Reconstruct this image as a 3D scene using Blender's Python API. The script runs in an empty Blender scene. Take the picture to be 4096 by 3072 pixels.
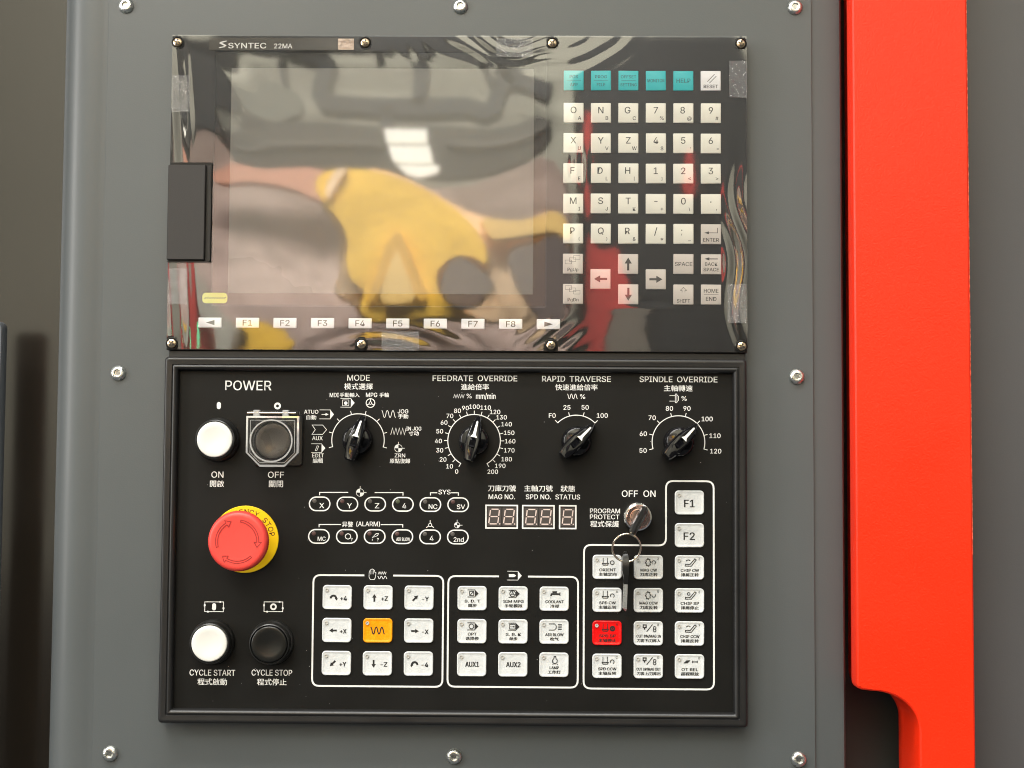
import bpy, bmesh, math, random
from mathutils import Vector, Matrix
random.seed(7)
S = bpy.context.scene
COL = S.collection
# ------------------------------------------------------------------ camera, world, light, exposure
# local panel frame in millimetres: x right, y up, z out of the panel; the world has Z up and the panel faces -Y
H0 = 1.35
def W(x, y, z): return Vector((x * .001, -z * .001, y * .001 + H0))
def D(x, y, z): return Vector((x * .001, -z * .001, y * .001))
cam_d = bpy.data.cameras.new('camera'); cam = bpy.data.objects.new('camera', cam_d); COL.objects.link(cam)
cam_d.sensor_width = 36.0; cam_d.lens = 50.0; cam_d.clip_start = .02; cam_d.clip_end = 50
def dirv(x, y, z): return Vector((x, -z, y)).normalized()
ax, ay, az = dirv(.99991555, .00607798, -.01148674), dirv(-.00543195, .99844619, .05545893), dirv(.01180597, -.05539186, .99839489)
cam.matrix_world = Matrix.Translation(W(0, 0, 988)) @ Matrix((ax, ay, az)).transposed().to_4x4()
cam_d.dof.use_dof = True; cam_d.dof.focus_distance = .975; cam_d.dof.aperture_fstop = 14
S.camera = cam
world = bpy.data.worlds.new('World'); S.world = world; world.use_nodes = True
bg = world.node_tree.nodes['Background']; bg.inputs[0].default_value = (.95, .97, 1, 1); bg.inputs[1].default_value = .18
S.view_settings.view_transform = 'Standard'; S.view_settings.look = 'None'; S.view_settings.exposure = -0.15; S.view_settings.gamma = 1
S.render.engine = 'CYCLES'
S.cycles.filter_width = 1.05
S.cycles.max_bounces = 8; S.cycles.transparent_max_bounces = 16; S.cycles.caustics_reflective = False; S.cycles.caustics_refractive = False
def area(name, loc, target, sx, sy, power, color=(1, .96, .9)):
    l = bpy.data.lights.new(name, 'AREA'); l.shape = 'RECTANGLE'; l.size = sx; l.size_y = sy; l.energy = power; l.color = color
    o = bpy.data.objects.new(name, l); COL.objects.link(o)
    o.location = W(*loc); o.rotation_euler = (W(*target) - W(*loc)).to_track_quat('-Z', 'Y').to_euler(); return o
area('ceiling_light', (-700, 1500, 1200), (0, 0, 0), 1.3, .16, 15)
area('ceiling_light', (-900, 1500, 1900), (0, 0, 0), 1.3, .16, 20)
area('ceiling_light', (1100, 1500, 1700), (0, 0, 0), 1.3, .16, 3)
area('aisle_light', (-2000, 500, 1100), (-200, 0, 0), .5, 1.3, 34, (1, .97, .93))
area('reflection_fill', (-300, 1900, 900), (0, 900, 2700), 1.6, .5, 430, (1, .985, .95))  # added unseen lamp, turned away from the panel to brighten the mirrored forms
area('reflection_fill', (-100, 2500, 2700), (-100, 1150, 4200), 2.2, .4, 170, (1, .985, .93))  # second added lamp, unseen, brightening the mirrored wall

# ------------------------------------------------------------------ materials
def lin(c): return tuple((v / 255 / 12.92 if v / 255 <= .04045 else ((v / 255 + .055) / 1.055) ** 2.4) for v in c)
MATS = {}
def mat(name, color, rough=.5, metal=0., bump=None, spec=.5, coat=0., emis=0., var=None, alpha=1.):
    m = bpy.data.materials.new(name); m.use_nodes = True; nt = m.node_tree; b = nt.nodes['Principled BSDF']
    b.inputs['Base Color'].default_value = (*color, 1); b.inputs['Roughness'].default_value = rough; b.inputs['Metallic'].default_value = metal
    b.inputs['Specular IOR Level'].default_value = spec; b.inputs['Coat Weight'].default_value = coat; b.inputs['Coat Roughness'].default_value = .08
    if emis: b.inputs['Emission Color'].default_value = (*color, 1); b.inputs['Emission Strength'].default_value = emis
    tc = nt.nodes.new('ShaderNodeTexCoord')
    if bump:
        last = None
        for sc, st, dist in (bump if isinstance(bump, list) else [bump]):
            n = nt.nodes.new('ShaderNodeTexNoise'); n.inputs['Scale'].default_value = sc; n.inputs['Detail'].default_value = 3
            nt.links.new(tc.outputs['Object'], n.inputs['Vector'])
            bp = nt.nodes.new('ShaderNodeBump'); bp.inputs['Strength'].default_value = st; bp.inputs['Distance'].default_value = dist
            nt.links.new(n.outputs[0], bp.inputs['Height'])
            if last: nt.links.new(last.outputs[0], bp.inputs['Normal'])
            last = bp
        nt.links.new(last.outputs[0], b.inputs['Normal'])
    if var:
        sc, amt = var
        n = nt.nodes.new('ShaderNodeTexNoise'); n.inputs['Scale'].default_value = sc; n.inputs['Detail'].default_value = 5
        nt.links.new(tc.outputs['Object'], n.inputs['Vector'])
        mr = nt.nodes.new('ShaderNodeMapRange'); mr.inputs[1].default_value = .3; mr.inputs[2].default_value = .7
        mr.inputs[3].default_value = 1 - amt; mr.inputs[4].default_value = 1 + amt
        nt.links.new(n.outputs[0], mr.inputs[0])
        hs = nt.nodes.new('ShaderNodeHueSaturation'); hs.inputs['Color'].default_value = (*color, 1)
        nt.links.new(mr.outputs[0], hs.inputs['Value']); nt.links.new(hs.outputs[0], b.inputs['Base Color'])
        nr = nt.nodes.new('ShaderNodeMapRange'); nr.inputs[1].default_value = .3; nr.inputs[2].default_value = .7
        nr.inputs[3].default_value = max(rough - .06, .02); nr.inputs[4].default_value = min(rough + .06, 1)
        nt.links.new(n.outputs[0], nr.inputs[0]); nt.links.new(nr.outputs[0], b.inputs['Roughness'])
    MATS[name] = m; return m
def clear(name, fac, rough, diff=0., dcol=(.9, .9, .9), bump=None, tint=(1, 1, 1)):
    m = bpy.data.materials.new(name); m.use_nodes = True; nt = m.node_tree; nt.nodes.clear()
    out = nt.nodes.new('ShaderNodeOutputMaterial'); tr = nt.nodes.new('ShaderNodeBsdfTransparent'); gl = nt.nodes.new('ShaderNodeBsdfAnisotropic')
    tr.inputs[0].default_value = (*tint, 1); gl.inputs['Roughness'].default_value = rough
    lw = nt.nodes.new('ShaderNodeLayerWeight'); lw.inputs[0].default_value = .35
    mr = nt.nodes.new('ShaderNodeMapRange'); mr.inputs[3].default_value = fac; mr.inputs[4].default_value = min(1, fac + .35)
    nt.links.new(lw.outputs['Fresnel'], mr.inputs[0])
    mr.inputs[1].default_value = .04
    mx = nt.nodes.new('ShaderNodeMixShader'); nt.links.new(mr.outputs[0], mx.inputs[0]); nt.links.new(tr.outputs[0], mx.inputs[1]); nt.links.new(gl.outputs[0], mx.inputs[2])
    last = mx
    if diff:
        df = nt.nodes.new('ShaderNodeBsdfDiffuse'); df.inputs[0].default_value = (*dcol, 1)
        m2 = nt.nodes.new('ShaderNodeMixShader'); m2.inputs[0].default_value = diff
        nt.links.new(mx.outputs[0], m2.inputs[1]); nt.links.new(df.outputs[0], m2.inputs[2]); last = m2
    if bump:
        tc = nt.nodes.new('ShaderNodeTexCoord'); mp = nt.nodes.new('ShaderNodeMapping'); mp.inputs['Scale'].default_value = bump[3]
        nt.links.new(tc.outputs['Object'], mp.inputs[0])
        n = nt.nodes.new('ShaderNodeTexNoise'); n.inputs['Scale'].default_value = bump[0]; nt.links.new(mp.outputs[0], n.inputs['Vector'])
        bp = nt.nodes.new('ShaderNodeBump'); bp.inputs['Strength'].default_value = bump[1]; bp.inputs['Distance'].default_value = bump[2]
        nt.links.new(n.outputs[0], bp.inputs['Height']); nt.links.new(bp.outputs[0], gl.inputs['Normal'])
    nt.links.new(last.outputs[0], out.inputs[0]); MATS[name] = m; return m
GREY = mat('grey_powder_coat', (.083, .093, .096), .42, bump=[(900, .12, .0004), (25, .04, .004)], var=(6, .03))
GREYD = mat('grey_door_paint', (.098, .098, .104), .4, bump=(900, .12, .0004), var=(5, .04))
BROWN = mat('dark_brown_gloss_paint', (.014, .011, .008), .17, bump=(700, .06, .0003), var=(5, .05), spec=.72)
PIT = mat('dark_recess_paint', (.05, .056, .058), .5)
POST = mat('slate_grey_paint', (.10, .11, .125), .4, bump=(900, .1, .0004))
RED = mat('red_orange_powder_coat', (.92, .030, .005), .36, bump=[(900, .3, .0008), (160, .08, .001)], var=(9, .05), spec=.35)
REDGL = mat('worn_red_glint', (.90, .22, .12), .25, bump=(1200, 1.0, .003), var=(420, .5))  # rubbed edge, with its glint put into the paler red
FRAME = mat('black_frame_plastic', (.012, .012, .0122), .36, bump=(1500, .1, .0003), var=(30, .08))
OVER = mat('black_overlay_film', (.0068, .0068, .0062), .50, bump=(3000, .15, .0002), var=(20, .1), spec=.2)
PLATE = mat('black_display_bezel', (.010, .010, .010), .4, var=(20, .05), spec=.3)
SIDE = mat('black_bezel_side', (.01, .01, .01), .5)
LCDG = mat('black_screen_border', (.012, .012, .013), .15)
LCD = mat('grey_lcd_glass', (.135, .135, .125), .3, var=(4, .05))
COVER = mat('dark_brown_grey_plastic', (.020, .018, .017), .6, bump=(2500, .2, .0003))
KEYM = mat('ivory_key_plastic', (.88, .86, .76), .4, bump=(300, .05, .0005))
KEYG = mat('warm_grey_key_plastic', (.66, .60, .55), .4, bump=(300, .05, .0005))
TEAL = mat('teal_key_plastic', (.010, .50, .54), .4)
WKEY = mat('white_key_plastic', (.9, .9, .92), .4)
MEMB = mat('silvery_white_membrane', (.65, .672, .675), .28, bump=(140, .25, .002), var=(120, .07))
ORNG = mat('orange_membrane', (.95, .34, .004), .28, bump=(140, .25, .002), var=(120, .1))
REDM = mat('red_membrane', (.78, .006, .006), .25, bump=(140, .3, .002), var=(120, .15))
INKD = mat('dark_grey_ink', (.06, .055, .05), .6)
INKK = mat('black_ink', (.012, .012, .012), .6)
INKR = mat('faded_grey_ink', (.02, .14, .15), .6)
INKM = mat('dark_red_ink', (.10, .012, .0), .6)
WINK = mat('white_print', (.78, .78, .76), .55)
WCAP = mat('white_push_cap', (.74, .74, .70), .32, bump=(60, .1, .001))
BCAP = mat('dark_brown_cap', (.05, .044, .038), .3, var=(60, .15))
KCAP = mat('black_push_cap', (.008, .008, .007), .28)
RING = mat('black_ring_plastic', (.014, .014, .013), .3)
GLOSS = mat('glossy_black_plastic', (.004, .004, .005), .07, spec=.45)
WMARK = mat('white_pointer', (.88, .88, .86), .4)
YDISC = mat('yellow_disc', (.90, .60, .005), .38)
ESR = mat('coral_red_cap', (.76, .062, .048), .40, bump=(900, .08, .0003))
ESD = mat('groove_shade_red', (.30, .015, .015), .5)  # deeper red stands for the shade inside engraved outlines
ZINC = mat('zinc_plated_steel', (.74, .76, .72), .3, 1.0, bump=(700, .4, .001), var=(500, .2))
BRASS = mat('yellow_zinc_steel', (.78, .62, .42), .25, 1.0, bump=(500, .3, .001), var=(400, .25))
CHROME = mat('chrome', (.85, .84, .83), .1, 1.0)
LOCKREFL = mat('painted_rosy_reflection', (.80, .60, .52), .16, 1.0)  # rosy tint is a reflection put into the metal's colour
STEEL = mat('brushed_steel', (.42, .43, .43), .3, 1.0, bump=(900, .3, .0005))
GOLD = mat('pale_brass_wire', (.85, .74, .58), .22, 1.0)
HOLE = mat('dark_recess', (.012, .010, .008), .5)
SILV = mat('dark_label_foil', (.045, .042, .038), .22, .4, var=(15, .05))
FSHEEN = mat('painted_foil_sheen', (.42, .33, .27), .35, .3, bump=(300, .5, .002), var=(90, .2))  # bright reflection at the nameplate's end, put into the colour
STICK = mat('yellow_green_sticker', (.62, .62, .12), .5)
DIGB = mat('dark_digit_window', (.022, .02, .019), .3)
SEG = mat('unlit_pinkish_segment', (.72, .58, .53), .5)
SEGB = mat('brown_digit_face', (.060, .050, .046), .5)
LDIM = mat('pearly_led_bezel', (.50, .49, .46), .25, 0.)
LEDG = mat('unlit_grey_lens', (.085, .078, .072), .35)
LEDR = mat('unlit_red_lens', (.085, .045, .042), .35)
LEDN = mat('unlit_green_lens', (.075, .085, .050), .35)
FILM = clear('clear_glossy_film', .115, .028)
TAPE = clear('clear_tape', .09, .2, .065, bump=(260, .9, .004, (1, 1, 3)))
GUARD = clear('clear_guard_plastic', .05, .04, .012)
GUARDE = clear('clear_guard_edges', .45, .06, .34)
LENS = clear('clear_lens', .25, .05, .1)
# the workshop behind the photographer, with added colour forms, seen only in the glossy film
HWALL = mat('pale_workshop_wall', (.62, .59, .47), .8, var=(1.5, .15))
HDARK = mat('dark_steelwork', (.03, .03, .03), .6)
HBAND = mat('taupe_steelwork', (.050, .047, .040), .7, var=(2, .3))
HYEL = mat('yellow_form_tone', (1.0, .60, .055), .8, bump=[(4, 1, .07)], var=(4, .08))
HPCH = mat('peach_form_tone', (.92, .64, .38), .8, bump=[(4, 1, .08)], var=(5, .08))
HMAU = mat('mauve_gradient_tone', (.42, .31, .28), .8, bump=[(2, 1, .2)], var=(1.6, .22))
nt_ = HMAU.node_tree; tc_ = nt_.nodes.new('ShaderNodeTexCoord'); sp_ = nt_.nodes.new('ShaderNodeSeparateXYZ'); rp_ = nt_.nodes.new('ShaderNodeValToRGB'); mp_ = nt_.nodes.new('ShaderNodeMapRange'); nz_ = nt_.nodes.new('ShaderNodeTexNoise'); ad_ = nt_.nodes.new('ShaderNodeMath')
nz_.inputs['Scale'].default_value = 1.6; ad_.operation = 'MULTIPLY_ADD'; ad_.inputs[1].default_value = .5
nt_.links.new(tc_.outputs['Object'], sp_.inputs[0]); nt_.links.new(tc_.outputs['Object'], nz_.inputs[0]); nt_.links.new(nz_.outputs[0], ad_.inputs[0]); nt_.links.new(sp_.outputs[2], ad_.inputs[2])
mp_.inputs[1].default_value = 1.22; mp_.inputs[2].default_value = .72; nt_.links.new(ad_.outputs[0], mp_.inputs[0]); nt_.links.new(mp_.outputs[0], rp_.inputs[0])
rp_.color_ramp.elements[0].color = (.25, .18, .14, 1); rp_.color_ramp.elements[1].color = (.78, .58, .49, 1); nt_.links.new(rp_.outputs[0], nt_.nodes['Principled BSDF'].inputs['Base Color'])  # reflected tan-to-pink gradient put into the colour, paler downward
HROS = mat('dusty_pink_sheet', (.66, .48, .41), .8, bump=[(2, 1, .2)], var=(2, .18))
HRED = mat('red_machine_paint', (.62, .05, .04), .6, var=(3, .15))
HBLK = mat('charcoal_machine_paint', (.016, .017, .0165), .6, var=(3, .35))
HCRM = mat('cream_paint', (.55, .50, .42), .7)
HLMP = mat('lit_lamp_panel', (1., .97, .85), .5, emis=3.2)
HGRN = mat('lit_green_lamp', (.2, 1., .5), .5, emis=4)

# ------------------------------------------------------------------ objects
ABS = {}
def thing(name, label, cat, loc, group=None, kind=None):
    o = bpy.data.objects.new(name, None); COL.objects.link(o); o.location = W(*loc); o.empty_display_size = .01
    o['label'] = label; o['category'] = cat
    if group: o['group'] = group
    if kind: o['kind'] = kind
    ABS[o.name] = loc; return o
def link(name, me, parent, loc, label=None):
    o = bpy.data.objects.new(name, me); COL.objects.link(o)
    if parent is None: o.location = W(*loc)
    else:
        pl = ABS[parent.name]; o.parent = parent; o.location = D(loc[0] - pl[0], loc[1] - pl[1], loc[2] - pl[2])
    if label: o['label'] = label
    ABS[o.name] = loc; return o
def tag(o, label, cat, group=None, kind=None):
    o['label'] = label; o['category'] = cat
    if group: o['group'] = group
    if kind: o['kind'] = kind
    return o
class MB:
    """collects verts (mm, relative to the object's own origin) and faces"""
    def __init__(s): s.v = []; s.f = []; s.m = []; s.mi = 0
    def add(s, vs, fs):
        n = len(s.v); s.v += [tuple(v) for v in vs]; s.f += [tuple(i + n for i in f) for f in fs]; s.m += [s.mi] * len(fs)
    def loft(s, loops, cap0=False, cap1=True, wrap=False):
        n = len(loops[0]); vs = [v for l in loops for v in l]; fs = []
        k = len(loops)
        for a in range(k if wrap else k - 1):
            b = (a + 1) % k
            for i in range(n):
                j = (i + 1) % n; fs.append((a * n + i, a * n + j, b * n + j, b * n + i))
        if cap0: fs.append(tuple(reversed(range(n))))
        if cap1: fs.append(tuple((k - 1) * n + i for i in range(n)))
        s.add(vs, fs)
    def mesh(s, name, mats, smooth=30):
        me = bpy.data.meshes.new(name); me.from_pydata([D(*v) for v in s.v], [], s.f)
        for m in (mats if isinstance(mats, (list, tuple)) else [mats]): me.materials.append(m)
        me.polygons.foreach_set('material_index', s.m); me.update()
        if smooth:
            bm = bmesh.new(); bm.from_mesh(me); bmesh.ops.recalc_face_normals(bm, faces=bm.faces)
            for f in bm.faces: f.smooth = True
            for e in bm.edges:
                if len(e.link_faces) == 2 and e.calc_face_angle(0) > math.radians(smooth): e.smooth = False
            bm.to_mesh(me); bm.free()
        return me
def rr(w, h, r, z, n=4, cx=0, cy=0):
    r = max(r, .01); pts = []
    for sx, sy, a0 in ((1, 1, 0), (-1, 1, 90), (-1, -1, 180), (1, -1, 270)):
        for k in range(n + 1):
            a = math.radians(a0 + 90 * k / n); pts.append((cx + sx * (w / 2 - r) + r * math.cos(a), cy + sy * (h / 2 - r) + r * math.sin(a), z))
    return pts
def circ(r, z, n=40, cx=0, cy=0, ripple=0, k=0):
    return [(cx + (r + (ripple if i % 2 else 0)) * math.cos(2 * math.pi * i / n), cy + (r + (ripple if i % 2 else 0)) * math.sin(2 * math.pi * i / n), z) for i in range(n)]
def box(mb, x0, x1, y0, y1, z0, z1, b=.3, r=.3):
    w, h, cx, cy = x1 - x0, y1 - y0, (x0 + x1) / 2, (y0 + y1) / 2
    mb.loft([rr(w, h, r, z0, 3, cx, cy), rr(w, h, r, z1 - b, 3, cx, cy), rr(w - 2 * b, h - 2 * b, max(r - b, .05), z1, 3, cx, cy)], True, True)
def stroke(pts, w, z, closed=False):
    n = len(pts); L = []; R = []
    for i in range(n):
        p = Vector(pts[i][:2])
        a = Vector(pts[i - 1][:2]) if (i > 0 or closed) else None; b = Vector(pts[(i + 1) % n][:2]) if (i < n - 1 or closed) else None
        d1 = (p - a).normalized() if a is not None and (p - a).length > 1e-6 else None; d2 = (b - p).normalized() if b is not None and (b - p).length > 1e-6 else None
        if d1 is None: d1 = d2
        if d2 is None: d2 = d1
        n1 = Vector((-d1.y, d1.x)); n2 = Vector((-d2.y, d2.x)); mm = n1 + n2
        mm = n1 if mm.length < .3 else mm.normalized(); k = w / 2 / max(mm.dot(n1), .45)
        L.append((p.x + mm.x * k, p.y + mm.y * k, z)); R.append((p.x - mm.x * k, p.y - mm.y * k, z))
    fs = []
    for i in range(n if closed else n - 1):
        j = (i + 1) % n; fs.append((i, j, n + j, n + i))
    return L + R, fs
TXT = {}
try: SANS = bpy.data.fonts.load(bpy.utils.system_resource('DATAFILES') + '/fonts/Inter.woff2')     # Blender's own bundled sans
except Exception: SANS = None
def glyphs(s, bold=.0):
    if (s, bold) in TXT: return TXT[(s, bold)]
    cu = bpy.data.curves.new('txt', 'FONT'); cu.body = s; cu.size = 1; cu.resolution_u = 3; cu.offset = 0;
    if SANS and max(map(ord, s)) < 256: cu.font = SANS
    cu.fill_mode = 'FRONT'
    o = bpy.data.objects.new('txt', cu); me = o.to_mesh()
    vs = [(v.co.x, v.co.y) for v in me.vertices]; fs = [tuple(p.vertices) for p in me.polygons]
    o.to_mesh_clear(); bpy.data.objects.remove(o); bpy.data.curves.remove(cu)
    TXT[(s, bold)] = (vs, fs); return vs, fs
class Art(MB):
    """flat print; every piece lies a hair above the one before"""
    def __init__(s, ox=0, oy=0): super().__init__(); s.k = 0; s.ox, s.oy = ox, oy
    def z(s): s.k += 1; return .004 * (s.k % 12)
    W_ = 1.0; B_ = 1.0
    def put(s, vs, fs): s.add([(v[0] - s.ox, v[1] - s.oy, v[2]) for v in vs], fs)
    def line(s, pts, w=.35, closed=False): s.put(*stroke(pts, w * s.W_, s.z(), closed))
    def poly(s, pts):
        z = s.z(); s.put([(x, y, z) for x, y in pts], [tuple(range(len(pts)))])
    def circle(s, x, y, r, w=.35, n=28): s.line([(x + r * math.cos(6.28318 * i / n), y + r * math.sin(6.28318 * i / n)) for i in range(n)], w, True)
    def disc(s, x, y, r, n=20, sy=1): s.poly([(x + r * math.cos(6.28318 * i / n), y + sy * r * math.sin(6.28318 * i / n)) for i in range(n)])
    def arc(s, x, y, r, a0, a1, w=.35, n=40): s.line([(x + r * math.cos(math.radians(a0 + (a1 - a0) * i / n)), y + r * math.sin(math.radians(a0 + (a1 - a0) * i / n))) for i in range(n + 1)], w)
    def text(s, t, x, y, h, w=None, bold=.012, rot=0):
        """centred on x, y; h = height of the ink; w = width of the ink"""
        vs, fs = glyphs(t, bold)
        if not vs: return
        x0 = min(v[0] for v in vs); x1 = max(v[0] for v in vs); y0 = min(v[1] for v in vs); y1 = max(v[1] for v in vs)
        if all(ord(c) < 256 for c in t) and len(t.strip('.,-+_=*\'"<>;:()[]\\')) > 0: y0, y1 = 0, max(v[1] for v in glyphs('H')[0])
        sy = h / (y1 - y0); sx = sy if w is None else w / (x1 - x0); z = s.z(); c, sn = math.cos(rot), math.sin(rot); o = []
        for v in vs:
            a = (v[0] - (x0 + x1) / 2) * sx; b = (v[1] - (y0 + y1) / 2) * sy; o.append((x + a * c - b * sn, y + a * sn + b * c, z))
        s.put(o, fs)
        if bold > .005:
            q_ = .75 * min(1, h / 3.5) * s.B_
            for ddx, ddy in ((.09 * q_, .02), (-.09 * q_, -.04)):
                z = s.z(); s.put([(v[0] + ddx, v[1] + ddy, z) for v in o], fs)
    def build(s, name, m, parent, z, label=None): return link(name, s.mesh(name, m, 0), parent, (s.ox, s.oy, z), label)

# ================================================================== SETTING: cabinet, neighbours
cab = thing('control_cabinet', 'dark grey sheet metal cabinet front carrying the two black control units', 'cabinet', (-60, -260, 0))
mb = MB()
prof = [(219, -75), (219, -3.6), (217.5, -1.8), (215, -1.4), (-297, -1.4), (-300, -1.5), (-304, -.9), (-311, .6), (-319, .2), (-326, -3), (-331.5, -9), (-334.5, -17), (-335.5, -26), (-335.5, -75)]
vs = [(x, y, z) for y in (-520, 620) for x, z in prof]; n = len(prof)
mb.add(vs, [(i, i + 1, n + i + 1, n + i) for i in range(n - 1)])
link('cabinet_body', mb.mesh('cabinet_body', GREY, 40), cab, (0, 0, 0))
mb = MB(); w = 496.7
mb.loft([[(-299.2, -520, -1.5), (197.6, -520, -1.5), (197.6, 620, -1.5), (-299.2, 620, -1.5)], [(-299.2, -520, -.25), (197.6, -520, -.25), (197.6, 620, -.25), (-299.2, 620, -.25)], [(-298.9, -520, 0), (197.3, -520, 0), (197.3, 620, 0), (-298.9, 620, 0)]], False, True)
link('face_plate', mb.mesh('face_plate', GREY, 25), cab, (0, 0, 0))
mb = MB()
mb.loft([circ(5.4, 0, 32), circ(5.4, .7, 32), circ(4.9, 1.8, 32), circ(3.9, 2.8, 32), circ(2.6, 3.1, 32), circ(2.35, 3.0, 32), circ(2.0, 1.6, 32), circ(.9, 1.5, 32)], False, True)
zm = mb.mesh('cabinet_screw', ZINC, 35)
rm = MB(); rm.loft([circ(1.7, 1.75, 12, 0, 0, -.5), circ(1.7, 1.74, 12, 0, 0, -.5)], False, True); rmesh = rm.mesh('screw_socket', STEEL, 0)
for x in (-286.6, -49.8, 186.0):
    for y in (321.6, 60.9, -201.2):
        if x == -49.8 and y == 60.9: continue
        o = link('screw', zm, cab, (x, y, 0)); o.rotation_euler = (0, random.uniform(0, 3), 0)
        link('socket', rmesh, o, (x, y, 0))
# left: brown glossy panel of the neighbouring machine, grey post
mb = MB(); box(mb, -900, -318, -520, 620, -95, -80, 2, 1)
tag(link('machine_side_panel', mb.mesh('machine_side_panel', BROWN), None, (0, 0, 0)), 'dark brown glossy panel set back on the left of the grey cabinet', 'machine panel')
mb = MB()
mb.loft([rr(24, 600, 5, -38, 6, -391.3, -200), rr(24, 600, 5, -33, 6, -391.3, -200), rr(21, 597, 4, -30, 6, -391.3, -200)], True, True)
tag(link('equipment_post', mb.mesh('equipment_post', POST), None, (0, 0, 0)), 'slate grey post with rounded top at the far left edge', 'post')
# right: red handle bar, recess, grey door
bar = thing('door_handle_bar', 'bright red sheet metal handle bar with a curved cut-out at its lower left', 'door handle', (260, -200, 25))
def bar_outline(z, i=0, l=0):
    pts = [(220.2 + i + l, 620), (220.2 + i + l, -145.5), (220.6 + i + l, -147.6), (221.6 + i + l * .9, -149.2 + i), (223.6 + l * .8, -150.1 + i)]
    for k in range(0, 13):
        t = k / 12; a = math.radians(90 - 82 * t); pts.append((230.5 + 31.2 * math.cos(a) + i * .7, -176.5 + 25.6 * math.sin(a) + i * .7))
    pts += [(261.6 + i, -176), (261.6 + i, -520), (299.3 - i, -520), (299.3 - i, 620)]
    return [(x, y, z) for x, y in pts]
mb = MB(); mb.loft([bar_outline(-28, 0, 6.5), bar_outline(9.9, 0, 6.5), bar_outline(10, 0, 0), bar_outline(22.8), bar_outline(24.2, .5), bar_outline(25, 1.6)], False, True)
link('bar_body', mb.mesh('bar_body', RED, 22), bar, (0, 0, 0))
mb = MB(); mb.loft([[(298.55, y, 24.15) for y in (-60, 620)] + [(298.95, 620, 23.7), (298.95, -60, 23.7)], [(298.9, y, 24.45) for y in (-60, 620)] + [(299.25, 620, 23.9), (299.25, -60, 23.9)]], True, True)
link('worn_edge_glint', mb.mesh('worn_edge_glint', REDGL, 0), bar, (0, 0, 0), 'bright rubbed right edge of the red bar')
door = thing('machine_door', 'grey painted machine door behind and right of the red bar', 'machine door', (420, -200, -30))
mb = MB(); box(mb, 290, 900, -520, 620, -60, -28.2, 1, 1); link('door_panel', mb.mesh('door_panel', GREYD), door, (0, 0, 0))
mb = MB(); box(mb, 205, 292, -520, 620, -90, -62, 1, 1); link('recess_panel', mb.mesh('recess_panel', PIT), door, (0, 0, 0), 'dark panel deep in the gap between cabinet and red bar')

# ================================================================== DISPLAY UNIT
du = thing('display_unit', 'upper black display unit with grey screen and square keys, under clear film', 'control unit', (-50, 76.5, 0))
mb = MB(); cx, cy, w, h = -50.3, 186.8, 401, 220.6
mb.loft([rr(w, h, .6, 0, 3, cx, cy), rr(w, h, .6, 9.6, 3, cx, cy), rr(w - .8, h - .8, .4, 10, 3, cx, cy)], True, True)
link('bezel', mb.mesh('bezel', PLATE), du, (0, 0, 0))
# shadow-gap plinth between the two units
mb = MB(); box(mb, -249.5, 149.2, 70.5, 76.4, 0, 8, .4, .4); link('bottom_lip', mb.mesh('bottom_lip', SIDE), du, (0, 0, 0))
# screen
sx0, sx1, sy0, sy1 = -220.1, 11.4, 107.6, 285.8
mb = MB(); cx, cy, w, h = (sx0 + sx1) / 2, (sy0 + sy1) / 2, sx1 - sx0, sy1 - sy0
mb.loft([rr(w + .9, h + .9, 1.4, 10.02, 4, cx, cy), rr(w + .9, h + .9, 1.4, 10.25, 4, cx, cy), rr(w, h, 1, 10.1, 4, cx, cy), rr(w - .6, h - .6, .8, 10.02, 4, cx, cy)], False, False)
scr = link('screen', mb.mesh('screen', SIDE), du, (0, 0, 0), 'grey unlit screen with a black border')
mb = MB(); box(mb, sx0 + .35, sx1 - .35, sy0 + .35, sy1 - .35, 9.9, 10.08, .03, .8); link('screen_border', mb.mesh('screen_border', LCDG), scr, (0, 0, 0))
mb = MB(); box(mb, -208.8, 2.5, 116.3, 274.3, 10.0, 10.16, .03, .2); link('screen_glass', mb.mesh('screen_glass', LCD), scr, (0, 0, 0))
# nameplate
x0, y0 = -224.86,295.74; x1, y1 = -123.09,286.96
mb = MB(); box(mb, x0, x1, y1, y0, 9.98, 10.35, .1, .6); npl = link('nameplate', mb.mesh('nameplate', SILV), du, (0, 0, 0))
b = MB(); box(b, x1 - 11.5, x1 - .4, y1 + .4, y0 - .4, 10.3, 10.45, .05, .5); link('sheen_end', b.mesh('sheen_end', FSHEEN), npl, (0, 0, 0)); a = Art(); x, y = -198.12,290.22; a.text('SYNTEC', x, y, 3.79, 26.52, .035)  # lighter end piece paints the nameplate's bright reflection
x, y = -172.95,289.99; a.text('22MA', x, y, 3.27, 12.57, .03)
x0, y0 = -215.31,290.94
a.poly([(x0 - 2.6, y0 + .9), (x0 - 1.6, y0 + 1.9), (x0 + 2.6, y0 + 2.8), (x0 + 2.7, y0 + 2.2), (x0 - .6, y0 + 1.2)])
a.poly([(x0 - 2.6, y0 + .9), (x0 - .6, y0 + 1.15), (x0 + 2.7, y0 - .6), (x0 + 1.7, y0 - 1.2)])
a.poly([(x0 + 1.6, y0 - 1.15), (x0 + 2.6, y0 - .7), (x0 + 1.2, y0 - 1.9), (x0 - 2.7, y0 - 2.6), (x0 - 2.5, y0 - 1.9)])
a.build('maker_name', WINK, npl, 10.4)
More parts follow.
